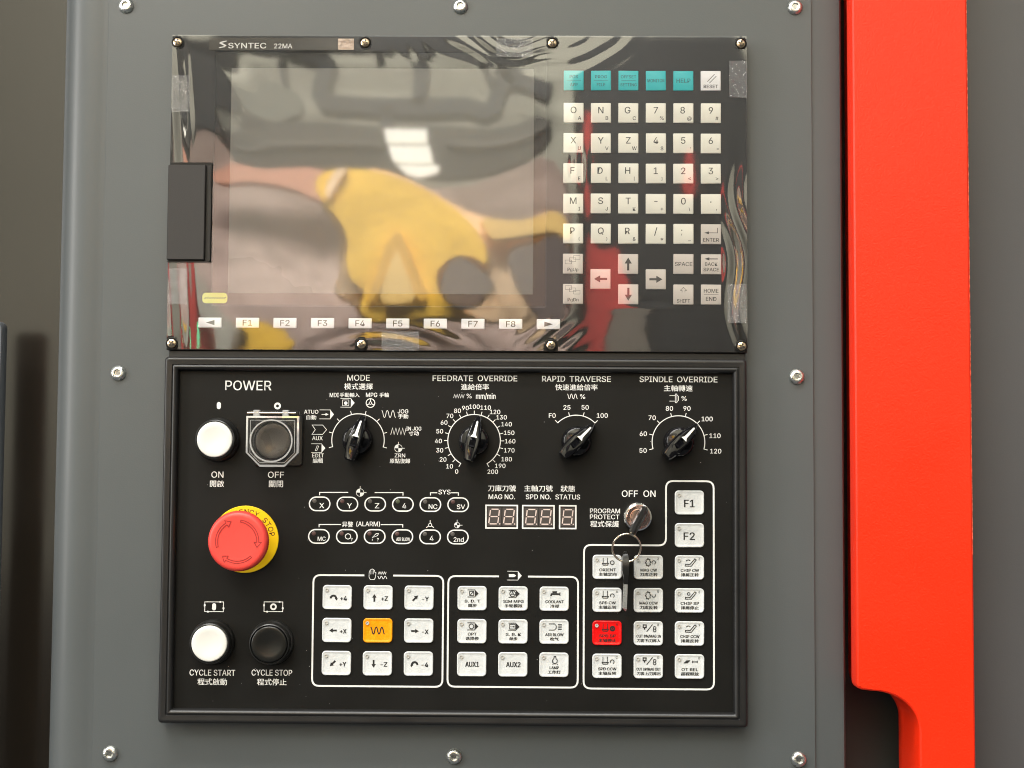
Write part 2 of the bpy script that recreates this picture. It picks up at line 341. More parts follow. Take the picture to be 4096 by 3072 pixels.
# card slot cover
cv = link('card_slot_cover', (lambda b: (box(b, -250.9, -224.9, 138.9, 205.2, 2, 14.2, .5, .6), b.mesh('card_slot_cover', COVER))[1])(MB()), du, (0, 0, 0), 'brown-grey hinged cover over the card slot')
mb = MB(); box(mb, -225.2, -221.3, 138.4, 205.6, 9, 10.9, .3, .3); link('slot_rim', mb.mesh('slot_rim', SIDE), cv, (0, 0, 0))
mb = MB(); box(mb, -221.6, -220.7, 138.0, 206.3, 9, 13.6, .3, .3); box(mb, -251, -221.6, 137.6, 138.4, 9, 12.6, .2, .2); link('slot_frame', mb.mesh('slot_frame', FRAME), cv, (0, 0, 0))
# screws with black notches
smb = MB(); smb.loft([circ(3.25, 0, 28), circ(3.25, .5, 28), circ(2.9, 1.2, 28), circ(1.9, 1.75, 28), circ(.8, 1.9, 28)], False, True); sm = smb.mesh('brass_screw', BRASS, 30)
cr = MB()
for q in (0, 1):
    pts = [(-2.1, -.5), (-.6, -.65), (.6, -.65), (2.1, -.5), (2.1, .5), (.6, .65), (-.6, .65), (-2.1, .5)]
    cr.add([((x, y) if q == 0 else (-y, x)) + (1.86 + .02 * q + .12 * (abs(x) < 1),) for x, y in pts], [tuple(range(8))])
crm = cr.mesh('cross_recess', HOLE, 0)
sk = MB(); sk.loft([circ(4.3, 10.02, 28), circ(4.3, 11.2, 28), circ(3.9, 11.4, 28), circ(3.5, 10.6, 28)], False, True); skm = sk.mesh('screw_seat', SIDE, 30)
for x in (-246.8, -115.5, 15.1, 146.2):
    for y in (292.1, 81.0):
        yy = y
        o = link('screw', sm, du, (x, yy, 10.9)); s = link('recess', crm, o, (x, yy, 10.9)); s.rotation_euler = (0, random.uniform(.2, 1.3), 0)
        q = link('seat', skm, o, (x, yy, 0))
# keys
def key_mesh(w, h, z1, m, r=.5):
    b = MB(); b.loft([rr(w - .3, h - .3, r, -1.2, 3), rr(w, h, r, -.8, 3), rr(w, h, r, z1 - .45, 3), rr(w - .25, h - .25, r * .8, z1 - .12, 3), rr(w - .8, h - .8, r * .5, z1, 3)], False, True); return b.mesh('key', m, 50)
km = {k: key_mesh(13.9, 13.9, 1.1, m) for k, m in (('i', KEYM), ('g', KEYG), ('t', TEAL), ('w', WKEY))}
wellm = (lambda b: (b.loft([rr(15.1, 15.1, .8, .03, 3), rr(15.1, 15.1, .8, .05, 3)], False, True), b.mesh('key_well', SIDE, 0))[1])(MB())
fm = key_mesh(16.1, 7.0, 1.0, WKEY); fwell = (lambda b: (b.loft([rr(17.2, 8.1, .6, .03, 3), rr(17.2, 8.1, .6, .05, 3)], False, True), b.mesh('key_well', SIDE, 0))[1])(MB())
rows = [30.31,266.02, 29.87,243.28, 29.78,222.05, 29.68,200.90, 29.59,179.72, 29.67,158.70, 29.75,137.73, 29.82,116.64]
RY = rows[1::2]; ymid = (RY[6] + RY[7]) / 2
KX = [30.15 + 19.05 * i for i in range(6)]
def key(col, y, kind, label, fn):
    x = KX[col] + random.uniform(-.08, .08); y += random.uniform(-.08, .08); o = link('key', km[kind], du, (x, y, 10), label); o.rotation_euler = (random.uniform(-.012, .012), random.uniform(-.008, .008), random.uniform(-.012, .012))
    link('key_well', wellm, o, (x, y, 10))
    a = Art(x, y); fn(a, x, y); a.build('legend', INKR if kind == 't' else (INKK if kind == 'w' else INKD), o, 11.13)
def two(a, x, y, top, bot, line=True, w1=10, w2=10, h=2.1):
    a.text(top, x, y + 2.6, h, w1); a.text(bot, x, y - 3.0, h, w2)
    if line: a.line([(x - 5, y), (x + 5, y)], .22)
key(0, RY[0], 't', 'teal key POS APP', lambda a, x, y: two(a, x, y, 'POS', 'APP', 1, 5.8, 5.2))
key(1, RY[0], 't', 'teal key PROG FILE', lambda a, x, y: two(a, x, y, 'PROG', 'FILE', 1, 8.2, 5.8))
key(2, RY[0], 't', 'teal key OFFSET SETTING', lambda a, x, y: two(a, x, y, 'OFFSET', 'SETTING', 1, 10.6, 11.2))
key(3, RY[0], 't', 'teal key MONITOR', lambda a, x, y: a.text('MONITOR', x, y, 2.3, 11.8))
key(4, RY[0], 't', 'teal key HELP', lambda a, x, y: a.text('HELP', x, y, 3.0, 9.6))
def fres(a, x, y): a.line([(x - 2.4, y - .6), (x + 2.6, y + 4.6)], .4); a.line([(x - 1, y - 1.7), (x + 3.8, y + 3.2)], .4); a.text('RESET', x, y - 4, 2.3, 9.9)
key(5, RY[0], 'w', 'white key RESET', fres)
grid = ['OA NB GC 7% 8@ 9#'.split(), 'XU YV ZW 4$ 5: 6='.split(), 'FE DL H[ 1] 2< 3>'.split(), ['MI', 'SJ', 'TK', '-+', '0\\', '.,'], ['P(', 'Q)', 'R&', '/*', ';_']]
def fmain(t, s):
    def f(a, x, y):
        if t in '-.':
            if t == '-': a.line([(x - 1.2, y + 1.7), (x + 1.2, y + 1.7)], .55)
            else: a.disc(x - .2, y + 1.3, .45)
        elif t == ';': a.disc(x - 1.3, y + 2.5, .42); a.text(',', x - 1.3, y - .5, 1.2, .6)
        else: a.text(t, x - (.6 if t in '8DLFPRHG' else .1), y + 1.9, 4.5 if t != '/' else 4.8, None, .02)
        if s == ':': a.disc(x + 5, y - 4, .25); a.disc(x + 5, y - 2.9, .25)
        elif s == '=': a.line([(x + 4, y - 4.2), (x + 5.5, y - 4.2)], .22); a.line([(x + 4, y - 3.6), (x + 5.5, y - 3.6)], .22)
        elif s == '_': a.line([(x + 3.2, y - 4.8), (x + 5.2, y - 4.8)], .3)
        elif s == ',': a.text(',', x + 3.8, y - 4, 1.1, .6)
        elif s in '+*<>': a.text(s, x + 4.2, y - 3.6, 1.9, 1.9, .02)
        else: a.text(s, x + 4.1, y - 3.7, 2.5, None, .02)
    return f
for r, row in enumerate(grid):
    for c, (t, s) in enumerate(row): key(c, RY[r + 1], 'i', 'ivory key lettered %s with small %s' % (t, s), fmain(t, s))
def arrow(a, x, y, dx, dy, L=9, w=1.5, hw=5, hl=4.2):
    n = (-dy, dx); tail = (x - dx * L / 2, y - dy * L / 2); nk = (x + dx * (L / 2 - hl), y + dy * (L / 2 - hl)); tip = (x + dx * L / 2, y + dy * L / 2)
    P = lambda p, k: (p[0] + n[0] * k, p[1] + n[1] * k)
    a.poly([P(tail, w / 2), P(tail, -w / 2), P(nk, -w / 2), P(nk, -hw / 2), tip, P(nk, hw / 2), P(nk, w / 2)])
def fent(a, x, y): a.line([(x + 4.5, y + 4.4), (x + 4.5, y + .9), (x - 2, y + .9)], .4); a.poly([(x - 4.7, y + .9), (x - 1.5, y + 1.9), (x - 1.5, y - .1)]); a.text('ENTER', x, y - 4, 2.4, 10.8)
key(5, RY[5], 'g', 'grey key ENTER with hooked arrow', fent)
def fback(a, x, y): a.line([(x + 4.5, y + 3.7), (x - 2, y + 3.7)], .6); a.poly([(x - 4.7, y + 3.7), (x - 1.3, y + 4.8), (x - 1.3, y + 2.6)]); a.text('BACK', x, y + .1, 2.3, 8.6); a.text('SPACE', x, y - 3.7, 2.3, 10.6)
key(5, RY[6], 'g', 'grey key BACK SPACE', fback)
key(4, RY[6], 'g', 'grey key SPACE', lambda a, x, y: a.text('SPACE', x, y, 2.6, 12))
key(5, RY[7], 'g', 'grey key HOME END', lambda a, x, y: two(a, x, y, 'HOME', 'END', 1, 10, 7.2, 2.7))
def fshift(a, x, y): a.line([(x - 1, y + 1.5), (x - 1, y + 2.9), (x - 2.2, y + 2.9), (x, y + 5), (x + 2.2, y + 2.9), (x + 1, y + 2.9), (x + 1, y + 1.5)], .3); a.text('SHIFT', x, y - 4.4, 2.4, 9)
key(4, RY[7], 'g', 'grey key SHIFT', fshift)
def fpg(t, d):
    def f(a, x, y):
        for k in range(3):
            xx = x - 3.4 + 2.9 * k; yy = y + (1.2 + 1.6 * k if d > 0 else 4.4 - 1.6 * k)
            a.line([(xx - 2, yy - 1.3), (xx + 2.4, yy - 1.3), (xx + 2.4, yy + 1.3), (xx - 2, yy + 1.3)], .22, True)
        a.text(t, x, y - 4, 2.3, 7.4)
    return f
key(0, RY[6], 'g', 'grey key PgUp', fpg('PgUp', 1)); key(0, RY[7], 'g', 'grey key PgDn', fpg('PgDn', -1))
key(2, RY[6], 'g', 'grey up arrow key', lambda a, x, y: arrow(a, x, y, 0, 1)); key(2, RY[7], 'g', 'grey down arrow key', lambda a, x, y: arrow(a, x, y, 0, -1))
key(1, ymid, 'g', 'grey left arrow key', lambda a, x, y: arrow(a, x, y, -1, 0)); key(3, ymid, 'g', 'grey right arrow key', lambda a, x, y: arrow(a, x, y, 1, 0))
fx0, fy0 = -220.71,95.74; fx1, fy1 = 13.28,95.51
for i in range(10):
    x = fx0 + (fx1 - fx0) * i / 9; y = (fy0 + fy1) / 2; o = link('key', fm, du, (x, y, 10), 'small white key ' + (['left triangle'] + ['F%d' % k for k in range(1, 9)] + ['right triangle'])[i]); link('key_well', fwell, o, (x, y, 10)); a = Art(x, y)
    if i == 0: a.poly([(x - 2.8, y), (x + 3.2, y + 1.8), (x + 3.2, y - 1.8)])
    elif i == 9: a.poly([(x - 2.8, y + 1.8), (x - 2.8, y - 1.8), (x + 3.2, y)])
    else: a.text('F%d' % i, x, y, 4.0, 6.4, .02)
    a.build('legend', INKD, o, 11.03)

# ================================================================== PROTECTIVE FILM, TAPE, STICKER
FX0, FX1, FY0, FY1 = -250, 150, 77, 297
def film_z(x, y):
    g = lambda cx, cy, sx, sy: math.exp(-((x - cx) / sx) ** 2 - ((y - cy) / sy) ** 2)
    z = .07 * math.sin(x / 47 + .6) * math.cos(y / 39 + .4) + .02 * math.sin(x / 19 + y / 31)
    z += .035 * g(-20, 292, 55, 12) * math.sin(math.hypot(x + 5, (y - 318) * 1.4) / 2.2 + 1.5 * math.sin(x / 9))
    z += .04 * g(42, 285, 28, 15) * math.sin(math.hypot(x - 10, (y - 318) * 1.2) / 2.4 + math.sin(y / 7))
    z += .75 * g(144, 142, 8, 40) * math.sin(x / 2.1 + y / 17 + 2 * math.sin(y / 13))
    z += .075 * g(-95, 84, 52, 7) * math.sin(math.hypot((x + 105) * .45, y - 70) / 1.9)
    z += .05 * g(15, 86, 18, 10) * math.sin((x * .8 - y) / 1.9)
    z += .14 * g(-243, 110, 8, 34) * math.sin(x / 2.2 + y / 25) + .4 * g(-244, 236, 6, 34) * math.sin(x / 2.4 + y / 28)
    z += .05 * g(34, 205, 6, 8) * math.sin(x / 1.2) + .10 * g(105, 108, 30, 9) * math.sin(y / 3.0) + .2 * g(100, 107, 34, 3) 
    z += .05 * g(-210, 250, 22, 40) * math.sin((x + y) / 7)
    return z
def cut(x, y):
    if x < -219.8 and 137.2 < y < 206.8: return True
    for sx in (-246.8, -115.5, 15.1, 146.2):
        if y < 86 and abs(x - sx) < 4.7 and (y < 81.5 or math.hypot(x - sx, y - 81.3) < 4.7): return True
        if y > 280 and math.hypot(x - sx, y - 292.1) < 4.5: return True
    return False
STEP = 1.0; nx = int((FX1 - FX0) / STEP); ny = int((FY1 - FY0) / STEP); idx = {}; vs = []; fs = []
def vid(i, j):
    if (i, j) not in idx:
        x = FX0 + i * STEP; y = FY0 + j * STEP; idx[(i, j)] = len(vs); vs.append((x, y, 13 + film_z(x, y)))
    return idx[(i, j)]
for j in range(ny):
    for i in range(nx):
        if not cut(FX0 + (i + .5) * STEP, FY0 + (j + .5) * STEP): fs.append((vid(i, j), vid(i + 1, j), vid(i + 1, j + 1), vid(i, j + 1)))
mb = MB(); mb.add(vs, fs); fme = mb.mesh('protective_film', FILM, 0)
for p_ in fme.polygons: p_.use_smooth = True
tag(link('protective_film', fme, None, (0, 0, 0)), 'clear glossy protective film stretched over the screen and square keys', 'plastic film')
def tape(x0, x1, y0, y1, label, side):
    b = MB(); n, k = 24, 24; v = []; f = []
    for j in range(k + 1):
        for i in range(n + 1):
            x = x0 + (x1 - x0) * i / n; y = y0 + (y1 - y0) * j / k; e = (x - x0 if side == 'l' else x1 - x if side == 'r' else y - y0 if side == 'b' else y1 - y)
            v.append((x, y, 13.75 + film_z(x, y) + (.3 * math.sin(y * 1.3 + x) * math.sin(y * .7 - x * .9) - e * -.02) * math.exp(-e / 2.2) + random.uniform(-.02, .02)))
    for j in range(k):
        for i in range(n): q = j * (n + 1) + i; f.append((q, q + 1, q + n + 2, q + n + 1))
    b.add(v, f); me = b.mesh('tape_strip', TAPE, 0)
    for p_ in me.polygons: p_.use_smooth = True
    tag(link('tape_strip', me, None, (0, 0, 0)), label, 'tape', 'clear tape strips holding the film down')
def pr(a, b): return (a[0], b[0], b[1], a[1])
tape(*pr((-249.46,268.05), (-236.92,242.18)), 'clear tape strip on the left edge of the film, above the card slot cover', 'l')
tape(*pr((-23.84,295.14), (1.48,281.79)), 'crinkled clear tape strip at the top edge of the film, above the screen corner', 't')
tape(*pr((137.71,279.42), (150.09,253.67)), 'clear tape strip on the right edge of the film, beside the RESET key', 'r')
tape(*pr((136.26,123.47), (149.23,96.94)), 'clear tape strip on the right edge of the film, beside the HOME END key', 'r')
tape(*pr((-101.33,89.82), (-75.83,76.48)), 'clear tape strip at the bottom edge of the film, below the F5 key', 'b')
tape(*pr((-249.28,133.02), (-236.23,107.95)), 'clear tape strip on the left edge of the film, below the card slot cover', 'l')
x0, y0 = -226.41,116.39; x1, y1 = -209.05,109.16
st = thing('sticker', 'small yellow-green pull tab sticker at the lower left corner of the screen', 'sticker', (x0, y1, 10.2))
mb = MB(); w, h, cx, cy = x1 - x0, y0 - y1, (x0 + x1) / 2, (y0 + y1) / 2
mb.loft([[(p[0] if p[0] < cx else min(p[0], x1), p[1], z) for p in rr(w, h, 2.4, z, 5, cx, cy)] for z in (10.18, 10.3)], False, True); link('tab', mb.mesh('tab', STICK, 30), st, (0, 0, 0))
a = Art()
for k in range(9): a.line([(x0 + 1.5 + 1.7 * k, cy - .5 + random.uniform(-.2, .2)), (x0 + 2.6 + 1.7 * k, cy + .6 + random.uniform(-.3, .3))], .55)
a.build('smudged_print', INKD, st, 10.34, 'blurred dark print')

# ================================================================== OPERATOR PANEL
op = thing('operator_panel', 'lower black operator panel with push buttons, rotary knobs and lettered keys', 'control panel', (-50.8, -178, 0))
X0, X1, Y0, Y1 = -251, 149.5, -178, 71.8; cx, cy, w, h = (X0 + X1) / 2, (Y0 + Y1) / 2, X1 - X0, Y1 - Y0
mb = MB()
def fr(i, z, r): return rr(w - 2 * i, h - 2 * i, r, z, 5, cx, cy)
mb.loft([fr(0, 0, 2.5), fr(0, 11.8, 2.5), fr(.5, 13.3, 2.3), fr(1.6, 14, 1.8), fr(2.6, 13.9, 1.4), fr(5.2, 13.75, 1), fr(5.6, 13.1, .8), fr(6.0, 13.2, .8), fr(6.5, 13.8, .8), fr(7.4, 13.85, .7), fr(8.6, 12.9, .6), fr(9.3, 11.7, .5), fr(9.5, 7.5, .5)], True, False)
link('frame', mb.mesh('frame', FRAME, 50), op, (0, 0, 0))
mb = MB(); mb.loft([fr(9.0, 7.6, .5), fr(9.0, 8, .5)], False, True); link('overlay', mb.mesh('overlay', OVER, 0), op, (0, 0, 0))
Z = 8.06
def label(name, items, mtl=WINK, lab=None, parent=None):
    x, y = items[0][1:3]; a = Art(x, y)
    for it in items: a.text(*it)
    return a.build(name, mtl, parent or op, Z, lab)
PB = .03
label('printed_label', [('POWER', -193.91,52.39, 6.54, 31.86, .012)])
label('printed_label', [('ON', -214.29,-9.28, 4.13, 8.27, .012), ('開啟', -214.47,-15.49, 4.48, 9.64, PB)])
label('printed_label', [('OFF', -173.83,-9.14, 4.13, 11.02, .012), ('關閉', -173.73,-15.41, 4.48, 9.64, PB)])
label('printed_label', [('MODE', -117.72,58.12, 3.96, 15.50, .015), ('模式選擇', -117.68,52.08, 4.30, 19.63, PB)])
label('printed_label', [('MDI', -134.35,46.09, 2.93, 6.20, .012), ('手動輸入', -123.71,46.20, 3.10, 13.60, PB)])
label('printed_label', [('MPG', -108.50,46.32, 2.93, 7.75, .012), ('手輪', -99.77,46.37, 3.10, 6.54, PB)])
label('printed_label', [('ATUO', -150.14,34.43, 2.58, 9.82, .012), ('自動', -149.98,30.58, 3.10, 6.72, PB)])
label('printed_label', [('AUX', -145.60,16.25, 2.76, 7.23, .012)])
label('printed_label', [('EDIT', -145.02,4.32, 2.58, 7.92, .012), ('編輯', -145.09,0.72, 3.27, 6.89, PB)])
label('printed_label', [('JOG', -86.69,35.06, 2.76, 7.23, .012), ('手動', -86.52,31.63, 3.10, 6.89, PB)])
label('printed_label', [('IN JOG', -79.10,23.20, 2.58, 10.33, .012), ('寸动', -79.12,19.95, 3.10, 6.89, PB)])
label('printed_label', [('ZRN', -88.51,4.66, 2.58, 7.23, .012), ('原點復歸', -88.47,0.89, 3.27, 13.95, PB)])
label('printed_label', [('FEEDRATE', -52.54,58.13, 3.87, 27.72, .012), ('OVERRIDE', -21.62,58.19, 3.87, 27.21, .012), ('進給倍率', -37.12,52.23, 4.30, 19.29, PB), ('%', -41.14,45.92, 3.10, 3.44, .012), ('mm/min', -29.65,45.89, 3.79, 13.43, .012)])
label('printed_label', [('RAPID', 17.11,58.16, 3.87, 15.84, .012), ('TRAVERSE', 42.37,58.12, 3.87, 28.41, .012), ('快速進給倍率', 32.91,52.37, 4.30, 29.10, PB), ('%', 37.19,45.94, 3.10, 3.44, .012)])
label('printed_label', [('SPINDLE', 87.68,58.19, 3.87, 22.56, .012), ('OVERRIDE', 116.08,58.21, 3.87, 27.72, .012), ('主軸轉速', 103.00,52.06, 4.30, 19.63, PB), ('%', 107.01,45.01, 3.10, 3.44, .012)])
label('printed_label', [('MAG NO.', -18.16,-23.25, 3.27, 18.08, .015), ('刀庫刀號', -18.08,-17.44, 4.30, 19.11, PB)])
label('printed_label', [('SPD NO.', 7.02,-23.14, 3.27, 17.22, .015), ('主軸刀號', 6.99,-17.40, 4.30, 19.46, PB)])
label('printed_label', [('STATUS', 27.18,-23.13, 3.27, 16.88, .015), ('狀態', 27.21,-17.45, 4.30, 9.82, PB)])
label('printed_label', [('OFF', 69.80,-20.58, 4.30, 11.02, .012), ('ON', 83.23,-20.50, 4.30, 8.27, .012)])
label('printed_label', [('PROGRAM', 52.77,-32.50, 3.10, 20.49, .015), ('PROTECT', 52.55,-36.58, 3.10, 20.15, .015), ('程式保護', 52.56,-41.39, 4.30, 19.63, PB)])
label('printed_label', [('CYCLE START', -215.35,-144.51, 3.96, 31.17, .012), ('程式啟動', -215.36,-150.67, 4.48, 20.15, PB)])
label('printed_label', [('CYCLE STOP', -174.59,-144.19, 3.96, 27.72, .012), ('程式停止', -174.58,-150.49, 4.48, 20.15, PB)])
b = Art(0, 0)
for _ in range(70): b.disc(random.uniform(-240, 139), random.uniform(-167, 60), random.uniform(.08, .2), 6)
o = b.build('dust', WINK, op, 8.02); o['kind'] = 'stuff'
# symbols
def sym(fn, x, y, lab=None):
    a = Art(x, y); fn(a, x, y); return a.build('printed_symbol', WINK, op, Z, lab)
def s_bar(a, x, y, w=2.8, h=4.9): a.poly([(p[0], p[1]) for p in rr(w, h, w / 2, 0, 5, x, y)])
sym(s_bar, -214.15,38.35); sym(lambda a, x, y: a.circle(x, y, 1.7, 1.35), -173.51,38.30)
def s_cycle(o):
    def f(a, x, y):
        a.line([(x - 6.4, y - 3.3), (x + 6.4, y - 3.3), (x + 6.4, y + 3.3), (x - 6.4, y + 3.3)], .45, True)
        a.disc(x + 4.2, y + 3.35, .8, 10, .8); a.disc(x - 4.2, y - 3.35, .8, 10, .8); a.disc(x - 6.45, y + 1, .65, 10, 1.5); a.disc(x + 6.45, y - 1, .65, 10, 1.5)
        if o: a.circle(x, y, 1.7, 1.2)
        else: s_bar(a, x, y, 2.7, 4.9)
    return f
sym(s_cycle(0), -214.98,-99.74); sym(s_cycle(1), -174.23,-99.45)
def tool(a, x, y, w=9.8, h=6, fill=None, lw=.35):
    a.line([(x - w / 2, y + h / 2), (x + w / 2 - 2.4, y + h / 2)], lw); a.line([(x - w / 2, y - h / 2), (x + w / 2 - 2.4, y - h / 2)], lw)
    a.poly([(x + w / 2 - 2.6, y + h / 2 + .15), (x + w / 2, y), (x + w / 2 - 2.6, y - h / 2 - .15)])
def s_mdi(a, x, y): tool(a, x, y); a.line([(x - 3.4, y - 2), (x + .9, y - 2), (x + .9, y + 2), (x - 3.4, y + 2)], .3, True); a.disc(x - 1.2, y - .2, 1.2)
sym(s_mdi, -125.08,40.72)
def s_wheel(a, x, y, r=3, w=.55):
    a.circle(x, y, r, w); a.circle(x, y, r * .3, w * .7)
    for d in (90, 210, 330): a.line([(x + r * .4 * math.cos(math.radians(d)), y + r * .4 * math.sin(math.radians(d))), (x + r * .95 * math.cos(math.radians(d)), y + r * .95 * math.sin(math.radians(d)))], w)
sym(s_wheel, -109.23,40.67)
def s_auto(a, x, y): tool(a, x, y, 10, 6.2); a.line([(x - 3.6, y), (x - .6, y)], .45); a.poly([(x - .8, y + 1), (x + 1.3, y), (x - .8, y - 1)])
sym(s_auto, -139.36,32.66)
def s_aux(a, x, y): a.line([(x - 5, y + 3.2), (x + 2.3, y + 3.2), (x + 5, y), (x + 2.3, y - 3.2), (x - 5, y - 3.2), (x - 2.8, y)], .38, True)
sym(s_aux, -144.33,22.07)
def s_edit(a, x, y): tool(a, x, y); a.line([(x - 2, y - 1.6), (x - .9, y - 1.6), (x + .3, y + 1.4), (x - .8, y + 1.6)], .35, True)
sym(s_edit, -144.92,9.35)
def s_sine(w, h, n, lw=.38):
    def f(a, x, y): a.line([(x - w / 2 + w * k / 60, y + h / 2 * math.copysign(abs(math.cos(2 * math.pi * n * k / 60)) ** .8, math.cos(2 * math.pi * n * k / 60))) for k in range(61)], lw)
    return f
def s_zig(w, h, n, lw=.38):
    def f(a, x, y):
        m_ = int(n * 2); a.line([(x - w / 2 + w * k / m_, y + (h / 2 if k % 2 else -h / 2)) for k in range(m_ + 1)], lw)
    return f
sym(s_sine(9.7, 4.8, 2.5), -96.55,33.18); sym(s_zig(10.6, 4.6, 4.5), -89.71,21.25); sym(s_zig(7.4, 2.6, 4.5, .32), -48.17,45.76); sym(s_sine(7, 3.3, 2.5), 30.13,46.04)
def s_zrn(a, x, y, r=2.6):
    a.circle(x, y, r, .3)
    for q in (90, 270): a.poly([(x, y)] + [(x + r * math.cos(math.radians(q + 90 * k / 8)), y + r * math.sin(math.radians(q + 90 * k / 8))) for k in range(9)] if True else [])
    a.line([(x, y + r), (x, y + r + 1.8)], .35); a.line([(x + r, y), (x + r + 1.8, y)], .35)
sym(s_zrn, -89.60,9.61); sym(s_zrn, -115.66,-21.02); sym(lambda a, x, y: s_zrn(a, x, y, 1.9), -48.70,-42.91)
def s_spin(a, x, y): a.line([(x - 3.1, y + 1.9), (x + .8, y + 1.9)], .35); a.line([(x - 3.1, y - 1.9), (x + .8, y - 1.9)], .35); a.line([(x + .9, y - 3), (x + 2, y - 3), (x + 2, y + 3), (x + .9, y + 3)], .35, True); a.line([(x + 2.2, y + 2.2), (x + 3.1, y + 1.3), (x + 3.1, y - 1.3), (x + 2.2, y - 2.2)], .35)
sym(s_spin, 100.07,45.06)
def s_tri(a, x, y):
    a.circle(x, y, 1.1, .4)
    for d in (90, 215, 325): a.line([(x + 1.2 * math.cos(math.radians(d)), y + 1.2 * math.sin(math.radians(d))), (x + 3.2 * math.cos(math.radians(d)), y + 3.2 * math.sin(math.radians(d)))], .5)
sym(s_tri, -67.22,-42.92)
def s_hand(a, x, y):
    a.line([(x - 2.2, y - 2), (x - 1.3, y - 3.6), (x + 1.5, y - 3.6), (x + 2.3, y - 1.6), (x + 2.5, y + 1.2), (x + 1.7, y + 1.4), (x + 1.5, y + 2.6), (x + .7, y + 3.2), (x - .1, y + 3.6), (x - .9, y + 3.2), (x - 1.6, y + 2.6), (x - 2.2, y + .9)], .35, True)
    for k in (-1.1, -.2, .7): a.line([(x + k, y), (x + k, y + 2.6)], .25)
sym(s_hand, -106.61,-76.83); sym(s_zig(5.4, 1.7, 4.5, .35), -99.79,-75.96); sym(s_sine(6.6, 1.8, 2.5, .4), -99.67,-79.00)
def s_prog(a, x, y): tool(a, x, y, 10, 6); a.poly([(x - 3.8, y - 1), (x - .2, y - 1), (x + 1.2, y), (x - .2, y + 1), (x - 3.8, y + 1)])
sym(s_prog, -9.16,-77.10)
# rotary switches: scale, numbers, knob
def dial(x, y, angs, r=18.1, tl=2.6):
    a = Art(x, y); a.arc(x, y, r, angs[0], angs[-1], .62, 60)
    for t in angs:
        c, s = math.cos(math.radians(t)), math.sin(math.radians(t)); e = .31 if t in (angs[0], angs[-1]) else -.1
        a.line([(x + (r - e) * c, y + (r - e) * s), (x + (r + tl) * c, y + (r + tl) * s)], .5)
    return a.build('dial_scale', WINK, op, Z)
def numbers(sc, items, h=2.93):
    for t, x, y in items:
        a = Art(x, y); a.text(t, x, y, h, None, .01); a.build('scale_number', WINK, sc, Z)
def knob(x, y, ang):
    k = link('selector_knob', (lambda b: (b.loft([circ(10.6, 8, 40), circ(10.6, 10, 40), circ(10.2, 15, 40), circ(9.2, 17.2, 40), circ(8, 17.8, 40)], False, True), b.mesh('knob_skirt', GLOSS, 40))[1])(MB()), op, (x, y, 0), 'glossy black pointer knob')
    c, s = math.cos(math.radians(ang)), math.sin(math.radians(ang)); R_ = lambda u, v, z: (u * c - v * s, u * s + v * c, z)
    out = [(-13.5, 3.6), (-14.6, 2.6), (-14.6, -2.6), (-13.5, -3.6), (-6, -5), (2, -5), (9, -4), (15.5, -1.9), (17.2, -.9), (17.2, .9), (15.5, 1.9), (9, 4), (2, 5), (-6, 5)]
    def zt(u): return 28 if u < 2 else 28 - (u - 2) * .62
    b = MB(); b.loft([[R_(u, v, 9.5) for u, v in out], [R_(u, v, zt(u) - 1.6) for u, v in out], [R_(u * .97, v * .82, zt(u) - .3) for u, v in out], [R_(u * .93, v * .55, zt(u)) for u, v in out]], True, True)
    link('grip', b.mesh('grip', GLOSS, 28), k, (x, y, 0))
    b = MB(); w_ = [(2.2, 2.3), (4.0, 1.0), (13.0, .6), (13.6, 0), (13.0, -.6), (4.0, -1.0), (2.2, -2.3)]
    b.loft([[R_(u, v, zt(u) - .3) for u, v in w_], [R_(u, v, zt(u) + .25) for u, v in w_]], True, True); link('pointer', b.mesh('pointer', WMARK, 0), k, (x, y, 0))
    b = MB(); b.loft([[R_(u, v, 28.0) for u, v in ((-4.6, -2.2), (.6, -2.2), (.6, 2.2), (-4.6, 2.2))], [R_(u, v, 28.7) for u, v in ((-4.4, -2), (.4, -2), (.4, 2), (-4.4, 2))], [R_(u, v, 28.2) for u, v in ((-3.6, -1.4), (-.4, -1.4), (-.4, 1.4), (-3.6, 1.4))]], False, True)
    link('screw_cap', b.mesh('screw_cap', GLOSS, 20), k, (x, y, 0))
A8 = [195 - 30 * k for k in range(8)]
dx = [-117.54, -37.48, 32.91, 103.12]
dial(dx[0], 15.1, A8)
sc = dial(dx[1], 15.1, [240 - 15 * k for k in range(21)])
fp = [(0, -49.29,-6.10), (10, -54.18,-2.59), (20, -58.73,2.10), (30, -61.08,8.37), (40, -62.05,14.76), (50, -61.19,21.48), (60, -58.26,27.53), (70, -54.30,32.11), (80, -49.07,35.69), (90, -43.60,37.62), (100, -37.36,38.60), (110, -29.65,37.95), (120, -23.16,35.02), (130, -18.62,31.33), (140, -15.16,26.61), (150, -13.35,20.73), (160, -12.62,14.91), (170, -13.17,8.65), (180, -14.96,2.54), (190, -19.33,-2.06), (200, -24.46,-6.12)]
numbers(sc, [(str(n_), x, y) for n_, x, y in fp])
sc = dial(dx[2], 15.0, [135, 105, 75, 45]); numbers(sc, [('F0', 16.28,32.78), ('25', 26.37,38.39), ('50', 38.92,38.51), ('100', 50.71,32.98)], 3.10)
sc = dial(dx[3], 15.0, A8); numbers(sc, [('50', 78.81,9.08), ('60', 78.97,20.60), ('70', 85.05,31.63), ('80', 96.91,38.10), ('90', 108.99,38.17), ('100', 122.84,31.00), ('110', 128.23,19.49), ('120', 128.72,8.93)], 3.10)
knob(dx[0], 15.1, 75); knob(dx[1], 15.1, 78); knob(dx[2], 15, 45); knob(dx[3], 15, 45)
